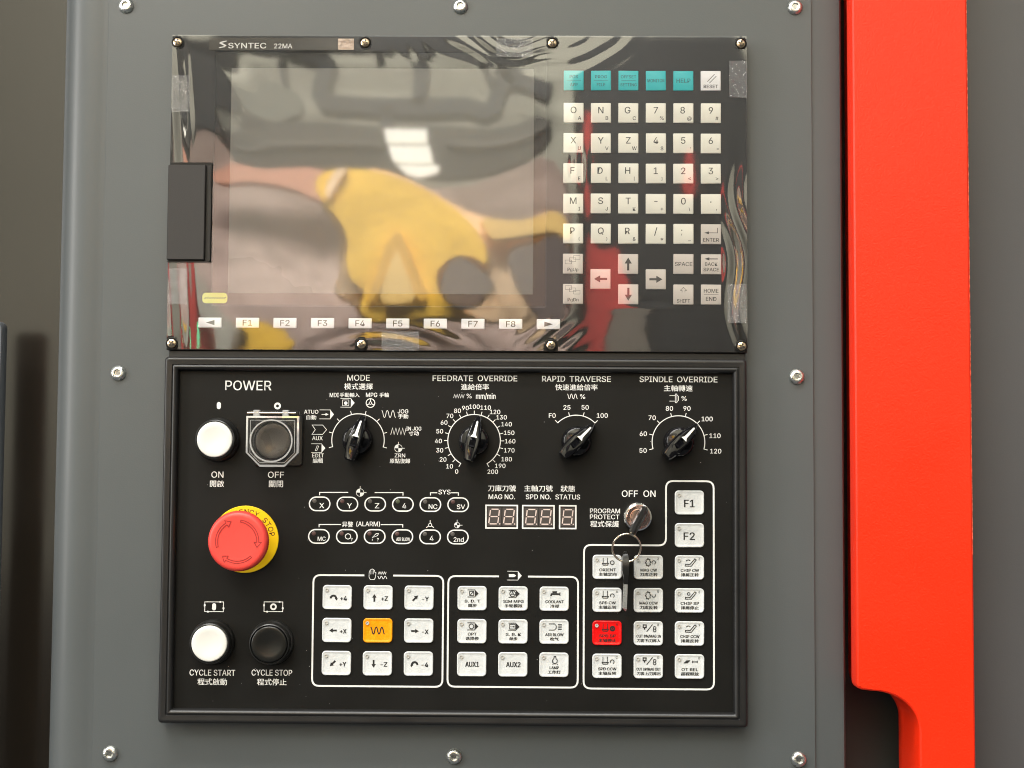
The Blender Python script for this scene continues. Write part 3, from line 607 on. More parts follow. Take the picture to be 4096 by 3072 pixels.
# push buttons
def push(x, y, capm, label_, dish=1.0):
    b = MB(); b.loft([circ(15.2, 8), circ(15.2, 10), circ(14.6, 11.4), circ(13.9, 12.2), circ(13.9, 17.6), circ(13.5, 19.2), circ(12.9, 19.6), circ(12.55, 19), circ(12.5, 17)], False, False)
    o = link('push_button', b.mesh('push_button', RING, 30), op, (x, y, 0), label_)
    b = MB(); b.loft([circ(12.2, 16), circ(12.2, 19.3), circ(11.9, 20), circ(11.2, 20.25), circ(8, 20.05 - dish * .3), circ(4, 19.9 - dish * .6), circ(1, 19.8 - dish * .7)], False, True); link('cap', b.mesh('cap', capm, 60), o, (x, y, 0)); return o
push(-214.1, 14.7, WCAP, 'white push button under POWER, lettered ON'); offb = push(-174.2, 13.9, BCAP, 'dark brown push button lettered OFF, under a clear guard')
push(-215.3, -123.4, WCAP, 'white push button lettered CYCLE START'); push(-174.8, -123.5, KCAP, 'black push button lettered CYCLE STOP')
# flip guard over OFF
gx0, gx1, gy0, gy1 = -191.2, -155.6, -3.6, 30.6; gx, gy = -174.2, 13.9
def gout(i, z): c_ = 9.5 - i * .4; return [(x, y, z) for x, y in [(gx0 + i, gy1 - i), (gx0 + i, gy0 + c_ + i * .4), (gx0 + c_ + i * .4, gy0 + i), (gx1 - c_ - i * .4, gy0 + i), (gx1 - i, gy0 + c_ + i * .4), (gx1 - i, gy1 - i)]]
g = link('guard', (lambda b: (box(b, -189.0, -155.5, -3.0, 33, 8, 10.5, .5, 2.5), b.mesh('guard', RING))[1])(MB()), op, (0, 0, 0), 'flip-up guard of the OFF button, black base with clear lid')
b = MB(); b.loft([gout(0, 23), gout(0, 26), gout(.4, 26.3)], False, True); link('clear_lid', b.mesh('clear_lid', GUARD, 30), g, (0, 0, 0))
b = MB(); b.loft([gout(-.1, 22), gout(-.1, 26.5), gout(1.1, 26.7), gout(1.3, 26.32)], False, False)
b.loft([circ(14.6, 26.3, 48, gx, gy), circ(14.6, 26.9, 48, gx, gy), circ(13.7, 26.9, 48, gx, gy), circ(13.5, 26.35, 48, gx, gy)], False, False)
b.loft([gout(2.6, 26.34), gout(2.6, 26.6), gout(2.9, 26.6), gout(2.9, 26.34)], False, False)
link('lid_rim', b.mesh('lid_rim', GUARDE, 30), g, (0, 0, 0))
b = MB(); box(b, -190.8, -156, 31.2, 34.6, 20, 24.6, .8, 1); link('hinge_block', b.mesh('hinge_block', RING), g, (0, 0, 0))
for a0, a1 in ((-186.8, -182.2), (-167.0, -162.6)):
    b = MB(); box(b, a0, a1, 30.4, 34.9, 21, 26.2, .6, .6); link('hinge_knuckle', b.mesh('hinge_knuckle', GUARDE), g, (0, 0, 0))
def rod(b, p0, p1, r, n=10):
    p0, p1 = Vector(p0), Vector(p1); d = (p1 - p0).normalized(); u = d.orthogonal().normalized(); v = d.cross(u)
    b.loft([[tuple(p + (u * math.cos(6.2832 * k / n) + v * math.sin(6.2832 * k / n)) * r) for k in range(n)] for p in (p0, p1)], True, True)
b = MB(); rod(b, (-191, 32.9, 25.3), (-158, 32.9, 25.3), .75); link('hinge_pin', b.mesh('hinge_pin', GOLD, 40), g, (0, 0, 0))
# emergency stop
es = link('emergency_stop', (lambda b: (b.loft([circ(23, 8.02, 64), circ(23, 8.7, 64), circ(22.7, 8.95, 64)], False, True), b.mesh('emergency_stop', YDISC, 30))[1])(MB()), op, (-194.3, -53.5, 0), 'red mushroom emergency stop button on a yellow disc')
b = MB(); b.loft([circ(12, 8.9, 40), circ(12, 24, 40), circ(14, 27, 40)], False, False); link('neck', b.mesh('neck', ESR, 40), es, (-194.3, -53.5, 0))
b = MB(); b.loft([circ(14, 26.5, 160), circ(19.2, 27.5, 160), circ(20.0, 28.5, 160, 0, 0, .28), circ(20.1, 31.5, 160, 0, 0, .25), circ(19.9, 33.3, 160, 0, 0, .1), circ(19.2, 34.8, 160), circ(18.0, 35.5, 160), circ(16.6, 35.6, 160), circ(12, 35.3, 160), circ(5, 35.15, 160)], False, True)
cp = link('mushroom_cap', b.mesh('mushroom_cap', ESR, 40), es, (-194.3, -53.5, 0))
for a0, a1 in ((196, 122), (81, -2), (-47, -121)):
    r0, r1 = 13.1, 14.5; s_ = 1 if a1 > a0 else -1; L_ = []
    n_ = 18
    pa = [(r1 * math.cos(math.radians(a0 + (a1 - a0) * k / n_)), r1 * math.sin(math.radians(a0 + (a1 - a0) * k / n_))) for k in range(n_ + 1)]
    pb = [(r0 * math.cos(math.radians(a0 + (a1 - a0) * k / n_)), r0 * math.sin(math.radians(a0 + (a1 - a0) * k / n_))) for k in range(n_ + 1)][::-1]
    hd = [(r * math.cos(math.radians(a)), r * math.sin(math.radians(a))) for r, a in ((16.3, a1), (13.8, a1 + s_ * 14), (11.3, a1))]
    vs_, fs_ = stroke(pa + hd + pb, .46, 0, True)
    b = MB(); b.add([(x, y, 35.62 if math.hypot(x, y) < 16 else 35.68) for x, y, _ in vs_], fs_); ar = link('turn_arrow', b.mesh('turn_arrow', ESD, 0), cp, (-194.3, -53.5, 0))
a = Art(-194.3, -53.5)
word = 'EMERGENCY STOP'
for i, ch in enumerate(word):
    if ch == ' ': continue
    t = math.radians(154 - i * 11); a.text(ch, -194.3 + 18.9 * math.cos(t), -53.5 + 18.9 * math.sin(t), 3.5, None, .05, t - math.pi / 2)
a.build('warning_text', INKM, es, 9.0, 'EMERGENCY STOP lettering round the yellow disc')
# indicator lamps
def oval(x, y, lens, fn):
    a = Art(x, y); a.line([(q[0], q[1]) for q in rr(14.12, 9.30, 4.63, 0, 8, x, y)], .85, True)
    o = a.build('indicator', WINK, op, Z)
    b = MB(); b.loft([circ(1.5, .0, 16), circ(1.4, .12, 16), circ(.8, .22, 16)], False, True); link('lens', b.mesh('lens', lens, 60), o, (x - 3.55, y + 1.95, Z))
    a = Art(x, y); fn(a, x, y); a.build('legend', WINK, o, Z)
tx = lambda t, dx_, dy_, h, w_=None, bd=.02: (lambda a, x, y: a.text(t, x + dx_, y + dy_, h, w_, bd))
for (x, y), le, fn in [((-143.43,-28.93), LEDG, tx('X', 1.45, -1.15, 3.5, 3.3)), ((-124.29,-28.91), LEDR, tx('Y', 1.45, -1.15, 3.5, 3.3)), ((-105.17,-28.89), LEDG, tx('Z', 1.3, -1.05, 3.5, 3)), ((-86.12,-28.87), LEDN, tx('4', 1, -1.05, 3.5)),
                       ((-67.18,-28.92), LEDG, tx('NC', 1.8, -1.4, 3.1, 5.9)), ((-48.07,-28.89), LEDR, tx('SV', 1.9, -1.4, 3.1, 5.6)), ((-143.64,-51.20), LEDR, tx('MC', 1.9, -1.6, 2.8, 5.4)), ((-86.23,-51.04), LEDR, tx('AIR BLOW', .5, -1.75, 2.3, 9.3)), ((-67.20,-51.03), LEDG, tx('4', 1.1, -1, 3.5)), ((-48.12,-51.00), LEDG, tx('2nd', .6, -1.75, 3.1, 6.9))]: oval(x, y, le, fn)
def i_wheel(a, x, y): a.circle(x + .8, y - 0, 1.9, .5, 8); a.text('?', x + 3.3, y - 2.1, 2.1)
def i_spray(a, x, y): a.line([(x - 1.6, y - .7), (x + 1, y + 2), (x + 2.6, y + 2), (x + 2, y + .6)], .45, True); a.line([(x - 1.6, y - 1.6), (x - 1.7, y - 3)], .35); a.text('?', x + 2.2, y - 2.1, 2.1)
oval(-124.41,-51.10, LEDR, i_wheel); oval(-105.26,-51.04, LEDR, i_spray)
def bracket(parts, texts=()):
    a = Art(*parts[0][0])
    for p_ in parts: a.line(p_, .6)
    for t_ in texts: a.text(*t_)
    a.build('bracket_line', WINK, op, Z)
bracket([[(-143.51,-23.03), (-143.54,-21.08), (-123.83,-20.95)], [(-105.60,-20.96), (-86.11,-20.83), (-86.09,-22.84)]])
bracket([[(-67.17,-22.72), (-67.18,-20.83), (-62.54,-20.80)], [(-53.08,-20.74), (-48.00,-20.71), (-47.99,-22.77)]], [('SYS', -57.55,-20.26, 3.10, 8.27, .012)])
bracket([[(-143.61,-44.97), (-143.63,-43.09), (-128.54,-42.99)], [(-101.19,-42.89), (-86.06,-42.79), (-86.04,-44.76)]], [('异警', -123.95,-42.84, 3.79, 7.40, PB), ('(ALARM)', -109.86,-42.45, 3.10, 16.19, .012)])
# digit windows
def digits(x0, y0, x1, y1, cxs):
    cx_, cy_, w_, h_ = (x0 + x1) / 2, (y0 + y1) / 2, x1 - x0, y0 - y1
    b = MB(); b.loft([rr(w_, h_, .1, .02, 1), rr(w_, h_, .1, .2, 1), rr(w_ - 2, h_ - 2, .1, .2, 1), rr(w_ - 2, h_ - 2, .1, .02, 1)], False, False); o = link('digit_display', b.mesh('digit_display', WINK, 20), op, (cx_, cy_, 8))
    b = MB(); b.loft([rr(w_ - 2, h_ - 2, .1, .03, 1), rr(w_ - 2, h_ - 2, .1, .05, 1)], False, True); link('window', b.mesh('window', DIGB, 0), o, (cx_, cy_, 8))
    for c_ in cxs:
        a = Art(c_, cy_ + .1); yc = cy_ + .1; s_ = .12; P = lambda u, v: (c_ + u + v * s_, yc + v); hw, hh = 3.1, 5.0
        for (u0, v0), (u1, v1) in (((-hw, hh), (hw, hh)), ((-hw, 0), (hw, 0)), ((-hw, -hh), (hw, -hh))): a.line([P(u0 + .7, v0), P(u1 - .7, v1)], .75)
        for u in (-hw, hw):
            for v0, v1 in ((.5, hh - .5), (-hh + .5, -.5)): a.line([P(u, v0), P(u, v1)], .75)
        a.disc(c_ + 3.9, yc - 5, .45)
        b = MB(); b.loft([rr(9.4, 12.4, .3, .02, 1), rr(9.4, 12.4, .3, .03, 1)], False, True); f_ = link('digit_face', b.mesh('digit_face', SEGB, 0), o, (c_ + .2, cy_, 8.05)); a.build('segments', SEG, o, 8.12)
digits(-29.41,-28.72, -6.92,-45.18, [(-23.31,-36.82)[0], (-13.13,-36.76)[0]])
digits(-4.18,-28.72, 18.28,-45.18, [(1.96,-36.66)[0], (12.20,-36.59)[0]])
digits(21.16,-28.66, 33.26,-45.20, [(27.16,-36.49)[0]])
# border lines round the key groups
def rounded(pts, r, n=5):
    o = []; N = len(pts)
    for i in range(N):
        p, a_, b_ = Vector(pts[i]), Vector(pts[i - 1]), Vector(pts[(i + 1) % N]); d1 = (a_ - p).normalized(); d2 = (b_ - p).normalized()
        for k in range(n + 1):
            t = k / n; q = (p + d1 * r) * (1 - t) ** 2 + p * 2 * t * (1 - t) * 1.0 + (p + d2 * r) * t ** 2; o.append((q.x, q.y))
    return o
def border(pts, r=4, gap=None):
    a = Art(*pts[0])
    if gap is None: a.line(rounded(pts, r), 1.2, True)
    else:
        P = rounded(pts[:], r); y = pts[0][1]      # pts start at the top left corner, run anticlockwise
        L_ = P[3:] + P[:0]; a.line([(gap[0], y)] + P + [(gap[1], y)], 1.2)
    a.build('border_line', WINK, op, Z)
def bx(l, t, r, b): return [(l, t), (l, b), (r, b), (r, t)]
gl, gt = -147.00,-77.62; gr, gb = -57.85,-152.90; ga = (-112.05,-77.38)[0]; gb2 = (-92.22,-77.24)[0]; border(bx(gl, gt, gr, gb), 5, (ga, gb2))
gl, gt = -54.40,-77.66; gr, gb = 34.46,-152.68; ga = (-19.69,-77.42)[0]; gb2 = (0.17,-77.28)[0]; border(bx(gl, gt, gr, gb), 5, (ga, gb2))
lx, ly = 38.44,-55.80; ix, iy = 94.57,-11.76; rx, by = 127.23,-153.22
border([(lx, ly), (lx, by), (rx, by), (rx, iy), (ix, iy), (ix, ly)], 5)
# membrane keys
def memb_mesh(m):
    b = MB(); w_, h_ = 20.0, 16.5
    b.loft([rr(w_, h_, 2.6, 0, 5), rr(w_, h_, 2.6, .8, 5), rr(w_ - .5, h_ - .5, 2.4, 1.15, 5), rr(w_ - 1.3, h_ - 1.3, 2.0, 1.2, 5), rr(w_ - 2.6, h_ - 2.6, 1.5, .85, 5), rr(w_ - 5, h_ - 4.4, 1.2, .75, 5)], False, True); return b.mesh('membrane_key', m, 70)
MM = {'w': memb_mesh(MEMB), 'o': memb_mesh(ORNG), 'r': memb_mesh(REDM)}
b = MB(); b.loft([circ(1.25, 0, 20), circ(1.2, .45, 20), circ(.85, .5, 20), circ(.75, .1, 20)], False, True); LEDM = b.mesh('led_dimple', LDIM, 40)
b = MB(); b.loft([circ(.72, .1, 14), circ(.6, .35, 14), circ(.3, .5, 14)], False, True); LEDC = b.mesh('led_lens', [LENS], 80)
def mkey(x, y, fn, lab, kind='w'):
    o = link('membrane_key', MM[kind], op, (x, y, 8), lab); o.rotation_euler = (random.uniform(-.01, .01), random.uniform(-.006, .006), random.uniform(-.01, .01)); link('led_dimple', LEDM, o, (x - 7.1, y + 4.9, 8.95))
    a = Art(x, y); a.W_ = 1.8; a.B_ = 2.6; fn(a, x, y); a.build('legend', INKK, o, 8.9)
def t2(en, cn, ic=None, we=8, wc=9, n='', dy=0):
    def f(a, x, y):
        a.text(en, x + .2, y - 1.9, 1.85, we, .02); a.text(cn, x + .2, y - 4.9, 2.3, wc, .03)
        if ic: ic(a, x + .6, y + 3.3)
        if n: a.text(n, x + 6.6, y + 5.9, 1.6, None, 0)
    return f
def nx_(x, y): return x, y
def curvearrow(a, x, y, s_):
    a.arc(x, y - .6, 1.9, 180, 0, .75, 14); xx = x + 1.9 * s_; a.poly([(xx - 1.1, y - .5), (xx + 1.1, y - .5), (xx + .4 * s_, y - 2.0)] if s_ > 0 else [(xx - 1.1, y - .5), (xx - .4, y - 2.0), (xx + 1.1, y - .5)])
gx_ = [-130.4, -102.35, -74.3]; gy_ = [-92.6, -114.95, -137.3]
lt = lambda t, x, y, w_=None: (lambda a: a.text(t, x, y, 3.1, w_, 0))
def jog(t, ic, dx_=5.2):
    def f(a, x, y): ic(a, x - 2.6, y - .2); a.text(t, x + 4.4, y - .6, 3.0, 4.4, .02)
    return f
ar = lambda ux, uy: (lambda a, x, y: arrow(a, x, y, ux, uy, 5.2, 1.2, 3, 2.4))
mkey(gx_[0], gy_[0], jog('+4', lambda a, x, y: curvearrow(a, x, y, 1)), 'white key +4 with curved arrow')
mkey(gx_[1], gy_[0], jog('+Z', ar(0, 1)), 'white key +Z with up arrow'); q7 = .7071
mkey(gx_[2], gy_[0], jog('-Y', ar(q7, q7)), 'white key -Y with slanting up arrow')
mkey(gx_[0], gy_[1], jog('+X', ar(-1, 0)), 'white key +X with left arrow')
mkey(gx_[1], gy_[1], lambda a, x, y: s_sine(9.6, 4.6, 2.5, .4)(a, x - .1, y), 'lit orange key with wave symbol', 'o')
mkey(gx_[2], gy_[1], jog('-X', ar(1, 0)), 'white key -X with right arrow')
mkey(gx_[0], gy_[2], jog('+Y', ar(-q7, -q7)), 'white key +Y with slanting down arrow')
mkey(gx_[1], gy_[2], jog('-Z', ar(0, -1)), 'white key -Z with down arrow')
mkey(gx_[2], gy_[2], jog('-4', lambda a, x, y: curvearrow(a, x, y, -1)), 'white key -4 with curved arrow')
tl_ = lambda inner: (lambda a, x, y: (tool(a, x, y, 7.6, 4.8, None, .28), inner(a, x - 1, y)))
sq = lambda a, x, y: (a.line([(x - 1.4, y - 1.4), (x + 1.4, y - 1.4), (x + 1.4, y + 1.4), (x - 1.4, y + 1.4)], .25, True), a.line([(x - 1.2, y - 1.2), (x + 1.2, y + 1.2)], .25))
sqa = lambda a, x, y: (a.line([(x - 2, y - 1.6), (x + 1.8, y - 1.6), (x + 1.8, y + 1.6), (x - 2, y + 1.6)], .25, True), arrow(a, x, y, 1, 0, 3, .3, 1.2, 1))
gx2 = [-37.95, -9.85, 18.2]
mkey(gx2[0], gy_[0], t2('B. D. T', '跳步', tl_(sq), 10.5, 5.8), 'white key B.D.T')
mkey(gx2[1], gy_[0], t2('SIM MPG', '手轮模拟', tl_(lambda a, x, y: s_wheel(a, x, y, 2, .28)), 13.8, 12), 'white key SIM MPG')
def tap(a, x, y): a.poly([(x - 3.4, y - 1.4), (x - 2.4, y - 1.4), (x - 2.2, y - .6), (x + 3, y - .6), (x + 3, y - 1.2), (x + 3.5, y - 1.2), (x + 3.5, y + 1.3), (x + 3, y + 1.3), (x + 3, y + .5), (x - 3, y + .5)]); a.poly([(x - 1.8, y + .6), (x + 1, y + .6), (x + 1.3, y + 1.9), (x - 2, y + 1.9)]); a.disc(x - 2.9, y - 2.4, .22); a.disc(x - 2.9, y - 3.3, .22)
mkey(gx2[2], gy_[0], t2('COOLANT', '冷却', tap, 12.4, 5.8), 'white key COOLANT with tap symbol')
mkey(gx2[0], gy_[1], t2('OPT', '选择停', tl_(lambda a, x, y: a.circle(x, y, 1.6, .28)), 6, 8.8), 'white key OPT')
mkey(gx2[1], gy_[1], t2('S. B. K', '单步', tl_(sqa), 10.4, 5.6), 'white key S.B.K')
def blow(a, x, y): a.line([(x - 4.2, y + 2.1), (x - .4, y + 2.1), (x + .8, y + .8), (x + .8, y - .8), (x - .4, y - 2.1), (x - 4.2, y - 2.1)], .28); [a.line([(x + 2, y + k), (x + 4.6, y + k)], .4) for k in (-1.5, 0, 1.5)]
mkey(gx2[2], gy_[1], t2('AIR BLOW', '吹气', blow, 12.4, 5.6), 'white key AIR BLOW')
mkey(gx2[0], gy_[2], lambda a, x, y: a.text('AUX1', x + .3, y, 3.3, 9.1, .02), 'white key AUX1'); mkey(gx2[1], gy_[2], lambda a, x, y: a.text('AUX2', x + .3, y, 3.3, 9.6, .02), 'white key AUX2')
def bulb(a, x, y): a.line([(x - .5, y + 2.4), (x - .7, y + 1), (x - 1.6, y), (x - 1.5, y - 1.6), (x - .6, y - 2.3), (x + .6, y - 2.3), (x + 1.5, y - 1.6), (x + 1.6, y), (x + .7, y + 1), (x + .5, y + 2.4)], .3, True); [a.line([(x + k, y - 2.7), (x + k * 1.2, y - 3.1)], .25) for k in (-1.6, -.6, .6, 1.6)]
mkey(gx2[2], gy_[2], t2('LAMP', '工作灯', bulb, 6.2, 8.8), 'white key LAMP with bulb symbol')
def spd(e):
    def f(a, x, y):
        a.line([(x - 3.4, y + 3), (x - 3.4, y - .8)], .25); a.line([(x - .4, y + 3), (x - .4, y - .8)], .25); a.line([(x - 4, y - .9), (x + .2, y - .9), (x - .4, y - 2), (x - 3.4, y - 2)], .3, True)
        if e == 'o': a.circle(x + 2.8, y - .3, 1.3, .28)
        elif e == 'x': a.circle(x + 3, y - .3, 1.3, .6); a.disc(x + 3, y - .3, .5)
        else: a.arc(x + 2.9, y - .4, 1.3, 210, -60, .28, 12)
    return f
def gear(a, x, y, e=0):
    a.line([(x - .8 + (2.3 if k % 4 < 2 else 1.65) * .8 * math.cos(6.2832 * k / 32), y + (2.6 if k % 4 < 2 else 2.0) * math.sin(6.2832 * k / 32)) for k in range(32)], .28, True); a.arc(x + 3, y, 1.2, 160 if e else 220, 400 if e else -60 + 0, .28, 12)
def chip(e):
    def f(a, x, y):
        a.line([(x - 3.4, y - 2.3), (x + .6, y - 2.3), (x + 4, y + 2), (x + 3, y + 2.7), (x - .2, y - 1.1), (x - 3.4, y - 1.1)], .28, True)
        if e == 'o': a.circle(x - 1.2, y + 1.2, .9, .28)
        else: a.arc(x - 1.4, y + .2, 1.7, 150, 40, .28, 8)
    return f
g3x = [54.35, 82.5, 110.55]; g3y = [-70.7, -93.1, -115.5, -137.8]
mkey(g3x[2], -26.4, lambda a, x, y: a.text('F1', x - .1, y - .6, 5.0, 6.9, .02), 'white key F1 above key F2'); mkey(g3x[2], -48.7, lambda a, x, y: a.text('F2', x - .2, y - .6, 5.0, 7.4, .02), 'white key F2 below key F1')
T3 = [[('ORIENT', '主轴定向', spd('o'), ''), ('MAG CW', '刀库正转', lambda a, x, y: gear(a, x, y), '2'), ('CHIP CW', '排屑正转', chip(''), '3')],
      [('SPD CW', '主轴正转', spd('c'), '4'), ('MAG CCW', '刀库反转', lambda a, x, y: gear(a, x, y, 1), '5'), ('CHIP SP', '排屑停止', chip('o'), '6')],
      [('SPD SP', '主轴停止', spd('x'), 'A'), ('CUT DN/MAG IN', '刀套下/刀库入', None, '8'), ('CHIP CCW', '排屑反转', chip(''), '9')],
      [('SPD CCW', '主轴反转', spd('c'), 'C'), ('CUT UP/MAG OUT', '刀套上/刀库出', None, '0'), ('OT REL', '超程释放', None, 'B')]]
def cutic(up):
    def f(a, x, y): a.line([(x - 4.2, y + .6), (x - 2.2, y + .6), (x - 2.2, y + 2.4), (x - 4.2, y + 2.4)], .4, True); a.poly([(x - 3.6, y - .8), (x - 2.8, y - .8), (x - 2.8, y + .4), (x - 3.6, y + .4)]); a.line([(x - 1.8, y - 2.2), (x + 2.2, y + 2.8)], .28); a.circle(x + 3.6, y + .5, .9, .28); a.circle(x + 3.6, y - 1.3, .9, .28)
    return f
def otic(a, x, y): [a.line([(x - 3.6 + k, y - 1), (x - 1.2 + k, y + 1)], .28) for k in (0, .9, -.9)]; a.line([(x + 1, y), (x + 4.6, y)], .3); a.line([(x + 1.5, y - .8), (x + 1.5, y + .8)], .3); a.line([(x + 4.6, y - .8), (x + 4.6, y + .8)], .3)
for r in range(4):
    for c in range(3):
        en, cn, ic, n_ = T3[r][c]
        if ic is None: ic = otic if en == 'OT REL' else cutic(0)
        we = {6: 11.2, 7: 12.4, 8: 13}.get(len(en), 16.5); wc = 12 if len(cn) == 4 else 16
        mkey(g3x[c], g3y[r], t2(en, cn, ic, we, wc, n_), ('lit red key ' if en == 'SPD SP' else 'white key ') + en, 'r' if en == 'SPD SP' else 'w')
# key switch
lx, ly = 75.09,-36.37
kl = link('key_switch', (lambda b: (b.loft([circ(9.8, 8, 48), circ(9.8, 12.4, 48), circ(9.2, 13.6, 48), circ(8.3, 14, 48)], False, False), b.loft([circ(8.3, 14, 48), circ(7.8, 13.2, 48), circ(7.6, 13.0, 48)], False, False), b.mesh('key_switch', CHROME, 25))[2])(MB()), op, (lx, ly, 0), 'chrome key switch beside PROGRAM PROTECT')
b = MB(); b.loft([circ(7.75, 13.0, 48), circ(5.4, 13.0, 48), circ(5.2, 14.2, 48), circ(4.9, 14.5, 48), circ(1, 14.4, 48)], False, True); link('lock_face', b.mesh('lock_face', LOCKREFL, 25), kl, (lx, ly, 0))
# key in the lock: a flat black bow seen almost edge-on
ky = thing('lock_key', 'key with flat black plastic bow standing in the chrome key switch', 'key', (lx, ly, 14))
c, s = math.cos(math.radians(62)), math.sin(math.radians(62)); R_ = lambda u, v, z: (u * c - v * s, u * s + v * c, z)
b = MB(); secs = []
for z, u0, u1, t in ((18, -6, 6, 2.4), (20, -8.6, 8.0, 4.0), (26, -11.5, 8.6, 4.8), (34, -12.6, 8.0, 4.4), (39, -11.6, 6.4, 3.2), (41, -8, 4, 1.4)):
    secs.append([R_(u, v, z) for u, v in ((u0, -t * .25), (u0 + 1.2, -t * .5), (0, -t * .62), (u1 - 1.2, -t * .5), (u1, -t * .2), (u1, t * .2), (u1 - 1.2, t * .5), (0, t * .62), (u0 + 1.2, t * .5), (u0, t * .25))])
b.loft(secs, True, True); link('bow', b.mesh('bow', RING, 35), ky, (lx, ly, 0))
b = MB(); b.loft([[R_(u, v, z) for u, v in ((-4, -.9), (4, -.9), (4, .9), (-4, .9))] for z in (13, 19)], True, True); link('blade', b.mesh('blade', STEEL, 20), ky, (lx, ly, 0))
# ring and spare key
rx_, ry_ = 66.38,-56.63
def torus(R, r, tilt, n=56, k=8, gap=0):
    b = MB(); L_ = []
    for i in range(n):
        a_ = 2 * math.pi * i / n; ca, sa = math.cos(a_), math.sin(a_); w_ = .25 * math.sin(a_ * 3)
        L_.append([((R + r * math.cos(6.2832 * j / k)) * ca, (R + r * math.cos(6.2832 * j / k)) * sa, r * math.sin(6.2832 * j / k) * 1.3 + (R * sa) * tilt + w_) for j in range(k)])
    b.loft(L_, False, False, True); return b
tag(link('key_ring', torus(9.5, .7, .35).mesh('key_ring', GOLD, 60), None, (rx_, ry_, 25)), 'pale brass wire ring hanging from the black key bow', 'key ring')
hk = thing('spare_key', 'spare key with black head hanging edge-on from the wire ring', 'key', (66.88,-68.61, 18))
hx, hy = 66.88,-73.66
b = MB(); secs = []
for y, w_, t in ((1, .9, 4), (-1, 1.9, 6), (-6, 2.6, 8), (-11, 2.5, 8), (-16, 1.7, 6), (-20.5, 1.5, 4)): secs.append([(x + (-.9 if y > -16 else -.3) + y * .02, hy + 13 + y, 18 + z) for x, z in ((hx - w_ * .8, -t), (hx + w_, -t), (hx + w_ * .9, t), (hx - w_ * .9, t))])
b.loft(secs, True, True); link('head', b.mesh('head', RING, 40), hk, (0, 0, 0))
b = MB(); b.loft([[(x + (y + 8) * .03, hy + y, 18 + z) for x, z in ((hx - 2.1, -2), (hx + .6, -3), (hx + .6, 3), (hx - 2.1, 2))] for y in (-7, -15, -24)] + [[(hx - .9, hy - 26, 18), (hx - .3, hy - 26, 17.8), (hx - .3, hy - 26, 18.2), (hx - .9, hy - 26, 18.1)]], True, True); link('blade', b.mesh('blade', STEEL, 30), hk, (0, 0, 0))

# ================================================================== WORKSHOP AND ADDED REFLECTION FORMS BEHIND THE PHOTOGRAPHER (mirrored by the film)
def slab(name, pts, z, m, label_, cat, thick=60, kind=None, group=None, soft=True):
    n_ = len(pts); cx_ = sum(p_[0] for p_ in pts) / n_; cy_ = sum(p_[1] for p_ in pts) / n_
    q = []
    for i in range(n_):          # soften the outline
        a_, b_ = Vector(pts[i]), Vector(pts[(i + 1) % n_]); q += [tuple(a_ * .75 + b_ * .25), tuple(a_ * .25 + b_ * .75)] if soft else [tuple(a_), tuple((a_ + b_) / 2)]
    ins = lambda k: [(cx_ + (x - cx_) * k, cy_ + (y - cy_) * k) for x, y in q]
    b = MB(); b.loft([[(x, y, z + thick) for x, y in q], [(x, y, z + thick * .4) for x, y in q], [(x, y, z) for x, y in ins(.975)]], True, True)
    return tag(link(name, b.mesh(name, m, 60), None, (0, 0, 0)), label_, cat, group, kind)
b = MB(); box(b, -6000, 6000, -1300, 4500, 4200, 4300, 5, 5); o = link('room_wall', b.mesh('room_wall', HWALL), None, (0, 0, 0)); o['kind'] = 'structure'; o['label'] = 'pale workshop wall behind the camera'
Rd = 3900
def beam(pts, w_, lab):
    v_, f_ = stroke(pts, w_, 0); n_ = len(v_); b = MB(); fr_ = [(x, y, Rd) for x, y, _ in v_]; bk = [(x, y, Rd + 120) for x, y, _ in v_]
    b.add(fr_ + bk, f_ + [tuple(i + n_ for i in f) for f in f_]); h_ = n_ // 2
    b.add(fr_[:h_] + bk[:h_], [(i, i + 1, h_ + i + 1, h_ + i) for i in range(h_ - 1)]); b.add(fr_[h_:] + bk[h_:], [(i, i + 1, h_ + i + 1, h_ + i) for i in range(h_ - 1)])
    tag(link('steel_beam', b.mesh('steel_beam', HDARK, 60), None, (0, 0, 0)), lab, 'beam', 'dark steelwork on the workshop wall')
beam([(-874,1422), (-868,1360), (-858,1311), (-848,1283)], 14, 'thin dark rod reflected near the left of the screen')
beam([(-847,1431), (-782,1409), (-725,1389), (-704,1370), (-716,1336), (-729,1295), (-731,1262), (-715,1241), (-667,1233), (-522,1232), (-362,1231), (-233,1230), (-177,1212), (-145,1228), (-128,1280), (-102,1326), (-50,1342), (7,1321), (71,1294)], 54, 'dark bent beam reflected across the top of the screen')
beam([(-384,1423), (-385,1337), (-386,1237)], 42, 'dark upright reflected above the lamp panels')
beam([(-490,1226), (-493,1190), (-497,1162)], 40, 'short dark upright reflected under the bent beam')
beam([(-524,1429), (-519,1393)], 26, 'short dark upright reflected at the top middle of the screen')
beam([(-177,1397), (-157,1353), (-138,1297)], 26, 'dark slanting rod reflected at the upper right of the screen')
beam([(-122,1398), (-98,1362), (-67,1316)], 36, 'dark slanting rod reflected beside the screen corner')
slab('ceiling_duct', [(-1271,1490), (69,1493), (70,1400), (-105,1377), (-296,1389), (-503,1401), (-710,1407), (-997,1400), (-1269,1393)], 3850, HBLK, 'charcoal ceiling duct reflected along the top of the film', 'duct')
slab('machine_hood', [(-1204,1367), (-1022,1352), (-978,1306), (-971,1069), (-1039,1061), (-1122,1069), (-1198,1061)], 3600, HBLK, 'charcoal machine hood reflected at the upper left of the film', 'machine')
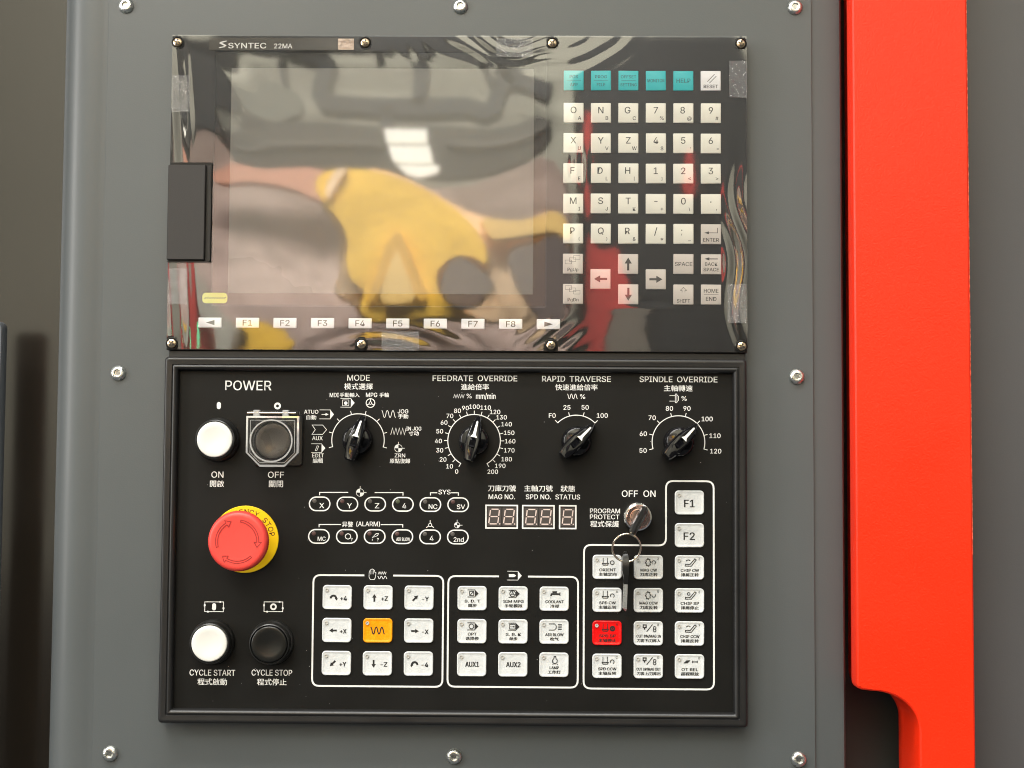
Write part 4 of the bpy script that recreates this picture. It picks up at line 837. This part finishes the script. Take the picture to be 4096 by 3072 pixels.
slab('machine_hood', [(-1021,1292), (-958,1305), (-878,1286), (-799,1257), (-773,1216), (-782,1158), (-1019,1154)], 3820, mat('grey_green_paint', (.20, .20, .16), .8, var=(3, .15)), 'grey green machine hood reflected at the left of the screen', 'machine')
slab('roof_truss', [(-1024,1128), (-901,1138), (-762,1123), (-485,1115), (-285,1121), (-100,1096), (68,1174), (69,1057), (-69,964), (-222,945), (-375,960), (-560,975), (-836,964), (-1021,976)], 3700, HBAND, 'taupe roof truss reflected as a dark band above the yellow shape', 'truss')
slab('pipe', [(-951,1049), (-707,1054), (-479,1050), (-479,1040), (-707,1037), (-951,1035)], 3650, mat('weathered_pipe_paint', (.13, .12, .10), .7), 'thin pale pipe reflected along the dark roof truss', 'pipe')
slab('pipe', [(-281,1060), (-129,1045), (-23,1076), (60,1130), (63,1114), (-23,1058), (-129,1027), (-281,1043)], 3650, MATS['weathered_pipe_paint'], 'curved pale pipe reflected at the right of the roof truss', 'pipe')
slab('mauve_reflection_form', [(-1040,924), (-909,924), (-882,856), (-815,814), (-502,804), (-188,779), (-58,817), (59,872), (119,780), (126,389), (75,220), (-313,218), (-754,215), (-1026,214)], 3000, HMAU, 'large added mauve brown form reflected over the lower screen', 'dust sheet', 300)  # invented form, gives the film its mauve reflection
slab('reflection_form', [(-849,782), (-750,785), (-650,788), (-563,791), (-476,751), (-500,689), (-562,703), (-625,736), (-699,745), (-799,743), (-848,740)], 2800, mat('salmon_form_tone', (.80, .38, .25), .8), 'added salmon pink form reflected left of the yellow form', 'cloth')  # invented strip for a salmon streak in the film
slab('reflection_form', [(-506,657), (-416,735), (-324,719), (-244,681), (-176,640), (-119,612), (-50,592), (7,592), (52,615), (84,596), (100,545), (102,487), (81,510), (52,539), (7,535), (-33,530), (-46,504), (-27,441), (19,373), (65,305), (-37,339), (-151,350), (-388,337), (-417,360), (-434,394), (-471,407), (-485,437), (-467,468), (-472,519), (-471,565), (-492,608), (-517,634)], 2500, HPCH, 'added peach coloured form reflected round the yellow form', 'cloth')  # invented form for the peach halo in the film
slab('yellow_reflection_form', [(-516,660), (-508,696), (-459,707), (-382,705), (-306,687), (-237,656), (-182,623), (-135,583), (-108,545), (-88,506), (-86,470), (-114,492), (-153,500), (-186,488), (-213,463), (-222,433), (-213,394), (-174,364), (-102,335), (-201,339), (-289,334), (-388,336), (-405,371), (-389,410), (-431,438), (-441,482), (-437,532), (-452,577), (-478,606), (-498,632)], 2400, HYEL, 'added bright yellow form reflected as a blob on the screen', 'cover', 120)  # invented form, outline shaped to the yellow reflection
slab('reflection_form', [(-121,596), (-49,575), (18,580), (56,597), (89,571), (98,515), (60,547), (7,540), (-49,538), (-91,536)], 2420, mat('pale_gold_form_tone', (.95, .62, .20), .8, var=(5, .08)), 'added pale golden arm reflected right of the yellow form', 'cloth')
slab('reflection_form_patch', [(-330,546), (-315,558), (-297,522), (-268,457), (-238,380), (-260,374), (-288,434), (-319,511), (-337,456), (-361,379), (-385,377), (-364,445), (-348,511)], 2370, mat('ochre_form_tone', (.84, .47, .07), .8, var=(6, .06)), 'added ochre arch on the yellow form', 'cloth', 30)
slab('reflection_form_patch', [(-319,513), (-303,478), (-283,428), (-263,379), (-308,368), (-356,377), (-340,445)], 2365, mat('golden_form_tone', (1.0, .66, .22), .8, var=(6, .06)), 'added golden wedge inside the ochre arch', 'cloth', 25)
slab('reflection_form_patch', [(-462,697), (-432,700), (-453,672), (-468,639), (-479,622), (-486,655)], 2375, HPCH, 'added pale peach patch at the upper left of the yellow form', 'cloth', 25)
slab('yellow_reflection_form', [(-734,326), (-686,335), (-631,328), (-592,302), (-580,260), (-596,216), (-739,215)], 2400, HYEL, 'small added yellow form reflected below the F1 key', 'cover')
slab('dark_reflection_form', [(-715,312), (-692,319), (-673,297), (-691,272), (-714,275)], 2350, HBLK, 'small added dark oval reflected on the small yellow form', 'bundle')  # invented dark form, here and below, for ovals in the reflection
slab('dark_reflection_form', [(-198,436), (-180,469), (-148,482), (-116,456), (-89,437), (-66,413), (-89,392), (-110,362), (-163,353), (-206,383)], 2300, mat('dark_mauve_form_tone', (.13, .095, .085), .7, var=(6, .25)), 'added dark mauve oval reflected in front of the yellow form', 'bundle')
slab('dark_reflection_form', [(-43,486), (7,497), (44,521), (76,513), (94,475), (101,406), (77,331), (55,320), (18,352), (-25,421)], 2300, MATS['dark_mauve_form_tone'], 'added dark mauve oval reflected at the lower right corner of the screen', 'bundle')
slab('dark_slab', [(138,1354), (796,1356), (791,147), (136,143), (154,859)], 3400, HBLK, 'charcoal machine filling the reflection behind the square keys', 'machine', 200)
slab('red_column', [(165,1055), (190,1048), (177,820), (180,710), (161,710)], 3200, HRED, 'thin red column reflected between the first two key columns', 'column')
slab('red_column', [(161,682), (192,621), (226,617), (260,635), (274,559), (297,505), (274,457), (220,422), (211,286), (162,286)], 3200, HRED, 'broad red machine column reflected around the left arrow key', 'column')
slab('red_column', [(466,929), (483,929), (491,780), (450,780)], 3200, HRED, 'narrow red post reflected behind keys 2 and 0', 'column')
slab('cream_housing', [(218,404), (271,451), (307,485), (318,404), (358,283), (211,283)], 3150, mat('drab_cream_paint', (.22, .19, .15), .7), 'drab cream machine housing reflected below the down arrow key', 'machine')
slab('dark_slab', [(-3600, -1300), (-1300, -1300), (-1250, -400), (-3600, -300)], 3950, HBLK, 'added charcoal slab low on the left, darkening the glossy brown panel', 'machine')  # added unseen slab, darkens what the brown panel mirrors
slab('dark_slab', [(-1250, -1300), (4500, -1300), (4500, 330), (-1250, 310)], 3900, HBLK, 'long added charcoal slab opposite the cabinet, darkening low reflections', 'machine')  # added unseen slab, darkens low reflections in knobs and overlay
slab('red_door', [(-856,466), (-795,466), (-774,402), (-741,326), (-728,209), (-851,208)], 2300, HRED, 'red machine door reflected at the lower left of the film', 'machine door')
slab('cream_post', [(-785,459), (-770,459), (-741,374), (-698,322), (-671,311), (-683,216), (-704,216), (-712,298), (-740,321), (-767,385)], 2250, HCRM, 'curved cream post reflected beside the left triangle key', 'post')
slab('signal_lamp', [(-752,316), (-745,316), (-740,259), (-747,259)], 2200, HGRN, 'slim green signal lamp reflected at the lower left', 'lamp', 20)
for i, q in enumerate([[(-421,966), (-299,966), (-297,930), (-414,929)], [(-410,921), (-290,921), (-279,874), (-397,874)], [(-386,866), (-260,866), (-266,845), (-320,831), (-359,841)]]):
    slab('lamp_panel', q, 2700 if i < 0 else 3100, HLMP, ['upper', 'middle', 'lower'][i] + ' lit white lamp panel reflected on the screen', 'lamp', 20, None, 'lit lamp panels of the workshop', soft=False)
